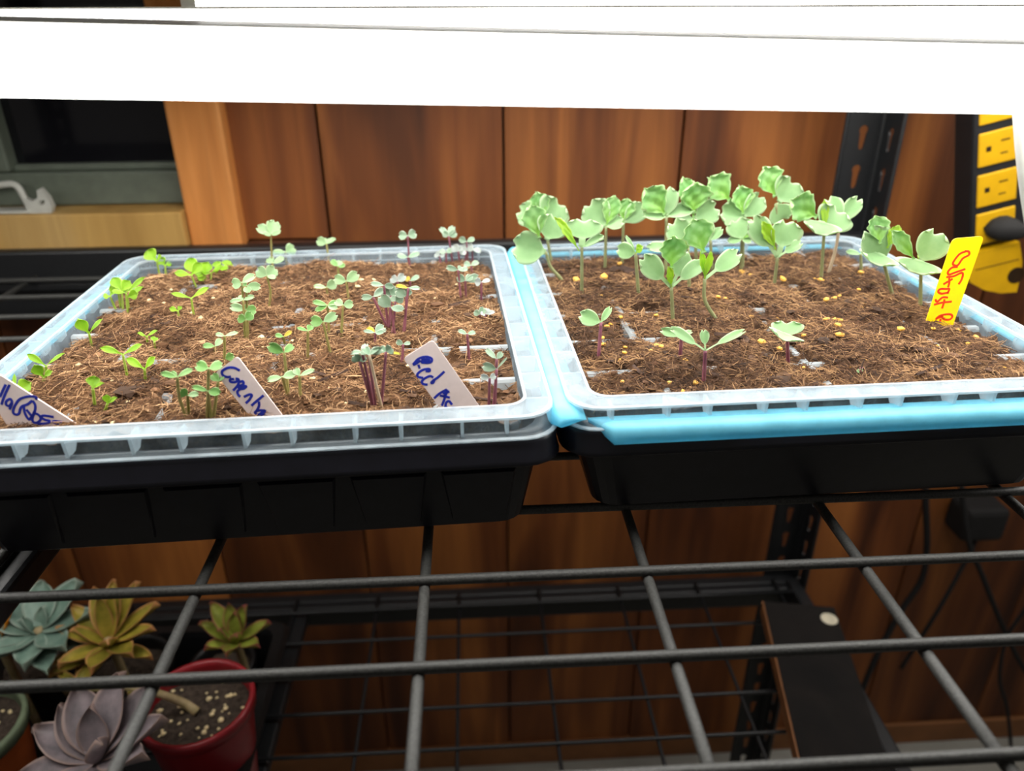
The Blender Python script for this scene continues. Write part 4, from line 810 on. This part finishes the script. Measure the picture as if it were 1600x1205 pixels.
for i, v0 in enumerate((-4.55, -.35, 3.6, 7.45, 11.3)):
    if i == 4: break
    if i == 0: v0 = -.6
    if i: v0 = (3.45, 7.35, 11.15)[i-1]
    if i == 0: v0 = -.45
    f_ = spr(MB(), 0, 3.75, v0, v0+3.15, -.2, .14, .12).build('outlet', 'strip_yellow', ps)
    for u0, u1, a, b_ in ((2.0, 2.85, .95, 1.12), (2.0, 2.7, 2.15, 2.3), (.65, 1.15, 1.3, 1.8)):
        spr(MB(), u0, u1, v0+a, v0+b_, .08, .16, .05).build('slot', 'hole_dark', f_)
b = MB(); pts = [(-.1, 14.9), (4.2, 14.9), (4.6, 17.2), (4.5, 18.6), (4.2, 20.3), (2.6, 20.0), (.9, 19.2), (-.5, 18.0), (-.9, 17.2)]
b.plate([(x, y) for x, y in pts], [[(4.0+.62*math.cos(a*.5236), 18.1+.8*math.sin(a*.5236)) for a in range(12)]] if False else [], 2.2, lambda x, y, d: strip_pt(x, y, .3-d)); b.build('end_cap', 'strip_yellow', ps)
spr(MB(), -.1, 4.25, 16.7, 16.8, .26, .34, .03).build('cap_seam', 'hole_dark', ps)
MB().tube([strip_pt(4.0, 18.4, .28), strip_pt(4.0, 18.4, .36)], .85, 14).build('hang_hole', 'hole_dark', ps)
MB().tube([strip_pt(2.2, -12, -1.5), strip_pt(2.2, -20, -4), strip_pt(2, -34, -9)], .35, 8).build('hang_cord', 'rubber', ps)
pl = empty('plug', strip_pt(2.4, 13.0, .2), 'black plug pushed into the lowest outlet of the power strip', 'plug')
b = MB(); L = []
for d, su, sv, cu in ((.15, 1.5, 1.05, 2.2), (.8, 1.55, 1.1, 2.25), (1.5, 1.3, 1.0, 2.45), (2.1, .8, .7, 2.9), (2.4, .45, .45, 3.3)):
    L.append([strip_pt(cu+su*math.cos(a*.5236), 12.8+(d*.15)+sv*math.sin(a*.5236), d) for a in range(12)])
b.loft(L, cap0=True, cap1=True).build('plug_body', 'rubber', pl, smooth=True)
MB().tube(bez([strip_pt(3.0, 13.1, 2.1), strip_pt(4.1, 13.6, 2.2), strip_pt(4.7, 15.5, 1.8), strip_pt(5.1, 19, 1.2), strip_pt(5.8, 26, 0), strip_pt(6.5, 34, -1)]), .34, 8).build('cord', 'rubber', pl, smooth=True)
def cord(pts, Y, r, label):
    MB().tube(bez([at(x, y, Y=Y+dy) for x, y, dy in pts], 10), r, 7).build('cord', 'rubber', label=label, cat='cord', group='black cords right of the shelf', smooth=True)
cord([(1447, 700, 0), (1446, 780, 0), (1448, 850, .5), (1440, 905, 1), (1408, 955, 1), (1372, 1020, .5), (1345, 1085, 0), (1325, 1150, 0), (1315, 1240, 0)], 77, .42, 'thick black cord bending left below the right tray')
cord([(1500, 740, 0), (1512, 840, 0), (1535, 900, 0), (1565, 975, .5), (1600, 1045, 1), (1660, 1130, 1)], 76, .36, 'black cord slanting to the lower right behind the wires')
cord([(1640, 900, 0), (1600, 955, 0), (1572, 1000, .4), (1562, 1060, .5), (1574, 1110, .3), (1580, 1180, 0), (1578, 1240, 0)], 75, .26, 'thin wavy black cord at the far lower right')
ad = empty('power_adapter', at(1530, 840, Y=79), 'dark power adapter on the wall below the right tray corner', 'adapter')
P = at(1530, 815, Y=78.5); MB().box((P.x-2.8, 77, P.z-2.4), (P.x+3.0, 81.6, P.z+2.6), ch=.7).build('adapter_body', 'rubber', ad)
MB().tube(bez([(P.x, 78, P.z-2.2), (P.x-1, 77.5, P.z-6), (P.x-3, 77, P.z-14), (P.x-5, 78, P.z-26)]), .3, 7).build('cord', 'rubber', ad, smooth=True)
cl = empty('window_clip', at(45, 330, Y=79.6), 'pale plastic window latch piece lying on the yellow sill', 'latch')
cx = at(45, 330, Y=79.6); z0 = 4.78
MB().tube(bez([(cx.x-5.2, 80.2, z0+2.2), (cx.x-2.4, 80.2, z0+2.75), (cx.x-.9, 80.2, z0+2.7), (cx.x-.3, 80, z0+1.6), (cx.x+.2, 79.6, z0+.3)]), .34, 8).build('frame_bar', 'clip_white', cl, smooth=True)
MB().plate([(0, 0), (2.4, 0), (2.7, .6), (2.5, 1.6), (2.0, 2.5), (1.6, 2.3), (1.5, 1.6), (.9, 1.2), (.2, 1.5)], [[(1.5, .9), (2.0, .9), (2.1, 1.35), (1.6, 1.3)]], .7, lambda x, y, d: Vector((cx.x+x-.1, 79.3+d, z0+y))).build('catch', 'clip_white', cl)
MB().box((cx.x-5.5, 79.2, z0), (cx.x+.4, 81.2, z0+.3), ch=.1).build('foot', 'clip_white', cl)

# ================================================================== LOWER SHELF
LT = LZ+.25
pk = empty('black_plank', (35, 56, LT), 'long black plank lying on the right end of the lower shelf', 'plank')
a = math.radians(-11.0); Rm = Matrix.Translation((35.6, 56, 0)) @ Matrix.Rotation(a, 4, 'Z')
MB().box((-4.1, -26, LT), (4.1, 11.5, LT+1.9), Rm, .12).build('board', 'dark_plank', pk)
MB().box((-4.25, -26, LT+.1), (-4.1, 11.5, LT+1.8), Rm).build('raw_edge', 'base_brown', pk)
q_ = Rm @ Vector((3.0, 9.3, LT+1.9)); MB().tube([q_, q_+Vector((0, 0, .08))], .95, 18).build('sticker', 'sticker', pk)

nt = empty('nursery_tray', (-48, 50, LT), 'black ribbed nursery tray holding the succulents on the lower shelf', 'tray')
def nloop(x0, x1, y0, y1, z, r=1.5): return [Vector(((x0+x1)/2+x, (y0+y1)/2+y, z)) for x, y in rrect((x1-x0)/2, (y1-y0)/2, r)]
MB().loft([nloop(-75, -21, 36, 64, LT+5.6), nloop(-74.6, -21.4, 36.4, 63.6, LT+6.2), nloop(-73.6, -22.4, 37.4, 62.6, LT+6.2), nloop(-73.4, -22.6, 37.6, 62.4, LT+5.6), nloop(-72.6, -23.4, 38.4, 61.6, LT+.5)], cap1=True).build('body', 'nursery_black', nt)
MB().loft([nloop(-75, -21, 36, 64, LT+5.6), nloop(-74.6, -21.8, 36.4, 63.4, LT+5.2), nloop(-73.2, -22.9, 37.8, 62.2, LT)], cap1=True).build('outer_wall', 'nursery_black', nt)
rb = MB().box((-24, -.35, 0), (24, .35, .35), ch=.12).mesh('floor_rib', (0, 0, 0), 'nursery_black')
for i in range(9): link('floor_rib', rb, (-48, 40.5+i*2.4, LT+.5), nt)
def pot(name, label, c_, rt, rb_, h, mat, rimmat=None, z0=LT+.95):
    x, y = c_; r = empty(name, (x, y, z0), label, 'pot', 'succulent pots')
    def ring(R, z): return [Vector((x+R*math.cos(i*.2094), y+R*math.sin(i*.2094), z)) for i in range(30)]
    MB().loft([ring(rb_*.95, z0), ring(rb_, z0+.25), ring(rt*.95, z0+h-1.3)], cap0=True).build('body', mat, r, smooth=True)
    MB().loft([ring(rt*.95, z0+h-1.3), ring(rt+.05, z0+h-1.2), ring(rt+.12, z0+h-.3), ring(rt+.02, z0+h), ring(rt-.3, z0+h), ring(rt-.42, z0+h-.5), ring(rt-.6, z0+h-2.2)]).build('rim', rimmat or mat, r, smooth=True)
    b = MB(); N = 12; vs = [Vector((x, y, z0+h-1.35))]; fs = []
    for k_ in range(1, N+1):
        for i in range(30):
            R = (rt-.5)*k_/N; vs.append(Vector((x+R*math.cos(i*.2094), y+R*math.sin(i*.2094), z0+h-1.4+random.uniform(-.16, .16))))
    for i in range(30): fs.append((0, 1+i, 1+(i+1) % 30))
    for k_ in range(N-1):
        for i in range(30): o = 1+k_*30; fs.append((o+i, o+30+i, o+30+(i+1) % 30, o+(i+1) % 30))
    so = b.add(vs, fs).build('pot_soil', 'pot_soil', r, smooth=True)
    return r, z0+h-1.4
red, zs = pot('flower_pot', 'glossy red round flower pot with gritty soil on the lower shelf', (-25.1, 48.0), 4.75, 3.5, 11.2, 'pot_red')
for i in range(46):
    a = random.uniform(0, 6.28); R = 3.9*math.sqrt(random.random()); s = random.uniform(.10, .30)
    o = link('pebble', GC[i % 4], (-25.1+R*math.cos(a), 48+R*math.sin(a), zs+.12), red, (0, 0, a)); o.scale = (s, s, s)
org, zo = pot('flower_pot', 'orange-brown pot with a green rim at the lower left edge', (-45.0, 47.2), 5.0, 3.8, 10.3, 'pot_orange', 'pot_rim')
for i in range(16):
    a = random.uniform(-1, 1.5); R = 3.9*math.sqrt(random.random()); s = random.uniform(.08, .2)
    o = link('pebble', GC[i % 4], (-45+R*math.cos(a), 47.2+R*math.sin(a), zo+.1), org, (0, 0, a)); o.scale = (s, s, s)
blk1, z1 = pot('flower_pot', 'small black pot under the pale blue-green rosette', (-44.2, 58.2), 4.2, 3.2, 7.6, 'nursery_black')
blk2, z2 = pot('flower_pot', 'small black pot under the olive-yellow succulent', (-35.4, 56.6), 4.2, 3.2, 7.0, 'nursery_black')
blk3, z3 = pot('flower_pot', 'small black pot behind the red pot under the red-tipped rosette', (-26.9, 58.2), 3.2, 2.6, 5.2, 'nursery_black')
blk4, z4 = pot('flower_pot', 'small black pot under the purple-grey rosette', (-31.8, 43.2), 1.6, 1.4, 8.0, 'nursery_black')
def rosette(label, C, leaves, mat, name, ground, stem='succ_stem', cup=.22):
    C = Vector(C); r = empty(name, (C.x, C.y, ground), label, 'succulent', 'succulents in the black nursery tray')
    MB().tube(bez([(C.x+.3, C.y+.4, ground-.5), (C.x+.2, C.y+.2, (ground+C.z)/2), C+Vector((0, 0, .2))], 6), .38, 8).build('stem', stem, r, smooth=True)
    for i, (az, el, L, w, *mm) in enumerate(leaves):
        a = math.radians(az); e = math.radians(el); d = Vector((math.cos(a)*math.cos(e), math.sin(a)*math.cos(e), math.sin(e)))
        hint = Vector((-math.cos(a)*math.sin(e), -math.sin(a)*math.sin(e), math.cos(e)))
        leaf(MB(), C+d*.25+Vector((0, 0, -.05*i)), C+d*L, w, hint, 'fat', .06, cup, .05, i).build('leaf', mm[0] if mm else mat, r, smooth=True)
    return r
bc = at(60, 985, z=-27.5)
rosette('pale blue-green rosette succulent at the lower left', bc, [(100, 40, 4.6, 2.9), (55, 32, 5.2, 3.0), (15, 12, 4.8, 2.6), (-35, 5, 4.4, 2.6), (-80, 0, 4.3, 2.6), (-125, 8, 4.4, 2.6), (170, 20, 4.8, 2.8), (140, 30, 4.8, 2.8), (200, 5, 4.6, 2.6), (-60, -15, 4.6, 2.4), (-10, -18, 5.0, 2.2), (70, 60, 2.2, 1.5), (200, 62, 2.0, 1.4)], 'succ_blue', 'blue_rosette', z1)
oc = at(170, 1000, z=-28.5)
rosette('olive-yellow pointed succulent beside the blue-green rosette', oc, [(90, 52, 5.4, 1.9), (55, 48, 5.6, 1.8), (25, 30, 5.2, 1.8), (-5, 22, 4.8, 1.8), (-40, 15, 4.6, 2.0), (-85, 10, 4.2, 2.2), (-130, 10, 4.4, 2.0), (175, 18, 4.8, 1.8), (150, 30, 5.0, 1.9), (120, 44, 5.2, 1.9), (75, 68, 4.6, 1.6), (110, 74, 4.4, 1.5), (-60, 40, 3.4, 1.6), (200, 46, 3.4, 1.6), (-160, -6, 4.8, 1.7), (-110, -14, 4.6, 1.7), (-20, -8, 4.6, 1.6), (205, -16, 5.6, 1.7)], 'succ_olive', 'olive_succulent', z2)
rc = at(368, 1000, z=-31.0)
rosette('small rosette with red-edged green leaves behind the red pot', rc, [(140, 46, 4.4, 1.8), (110, 62, 3.6, 1.6), (60, 60, 3.4, 1.7), (15, 24, 3.6, 1.7), (-30, 16, 3.2, 1.7), (-90, 22, 2.8, 1.7), (-140, 22, 3.0, 1.7), (170, 32, 3.8, 1.7), (85, 74, 2.8, 1.4), (-60, 56, 2.2, 1.3), (200, 60, 2.2, 1.3)], 'succ_redgreen', 'red_edged_rosette', z3)
pc = at(150, 1185, z=-28.5)
rosette('large purple-grey rosette with broad leaves at the bottom left', pc, [(70, 52, 6.4, 3.0), (120, 46, 5.8, 3.2), (40, 40, 6.6, 2.8), (14, 28, 6.0, 2.6), (-15, 22, 5.0, 2.8), (-60, 15, 5.0, 2.8), (-110, 12, 5.0, 2.8), (-150, 18, 5.2, 2.8), (165, 26, 5.4, 3.0), (140, 36, 5.2, 3.0), (95, 70, 4.2, 2.4), (-30, 66, 3.0, 2.0)], 'succ_purple', 'purple_rosette', z4)
fc = at(-4, 1000, z=-28)
rosette('green plant with an orange bloom cut off by the left edge', fc, [(60, 10, 3.4, 1.6), (20, 0, 3.2, 1.6), (-30, 5, 3.4, 1.6), (-70, 0, 3.4, 1.6), (130, 20, 3.2, 1.6), (200, 10, 3.2, 1.6), (40, 62, 3.4, 1.6, 'petal_orange'), (110, 66, 3.6, 1.6, 'petal_orange'), (80, 78, 3.0, 1.4, 'petal_orange')], 'succ_green', 'green_plant', LT+1.0)
sp = empty('fallen_stem', at(305, 1112, z=zs+.3), 'pale bent succulent stem lying from the red pot over its edge', 'stem')
MB().tube(bez([at(308, 1113, z=zs+.1), at(285, 1098, z=zs+1.0), at(240, 1082, z=-29.0), at(190, 1074, z=-28.5), at(130, 1080, z=-29), at(108, 1095, z=-30.0)], 8), [.42-.006*i for i in range(41)], 9).build('stem', 'succ_stem', sp, smooth=True)
for (x0, y0, x1, y1, w) in ((112, 1090, 106, 1146, .9), (130, 1080, 84, 1046, 1.0), (140, 1078, 120, 1030, 1.4), (200, 1074, 220, 1100, .9)):
    A = at(x0, y0, z=-29.3); T = at(x1, y1, z=-30.0); leaf(MB(), A, T, w, Vector((0, -.6, .8)), 'fat', .1, .25, .1, x0).build('leaf', 'succ_olive', sp, smooth=True)
bpy.context.view_layer.update()
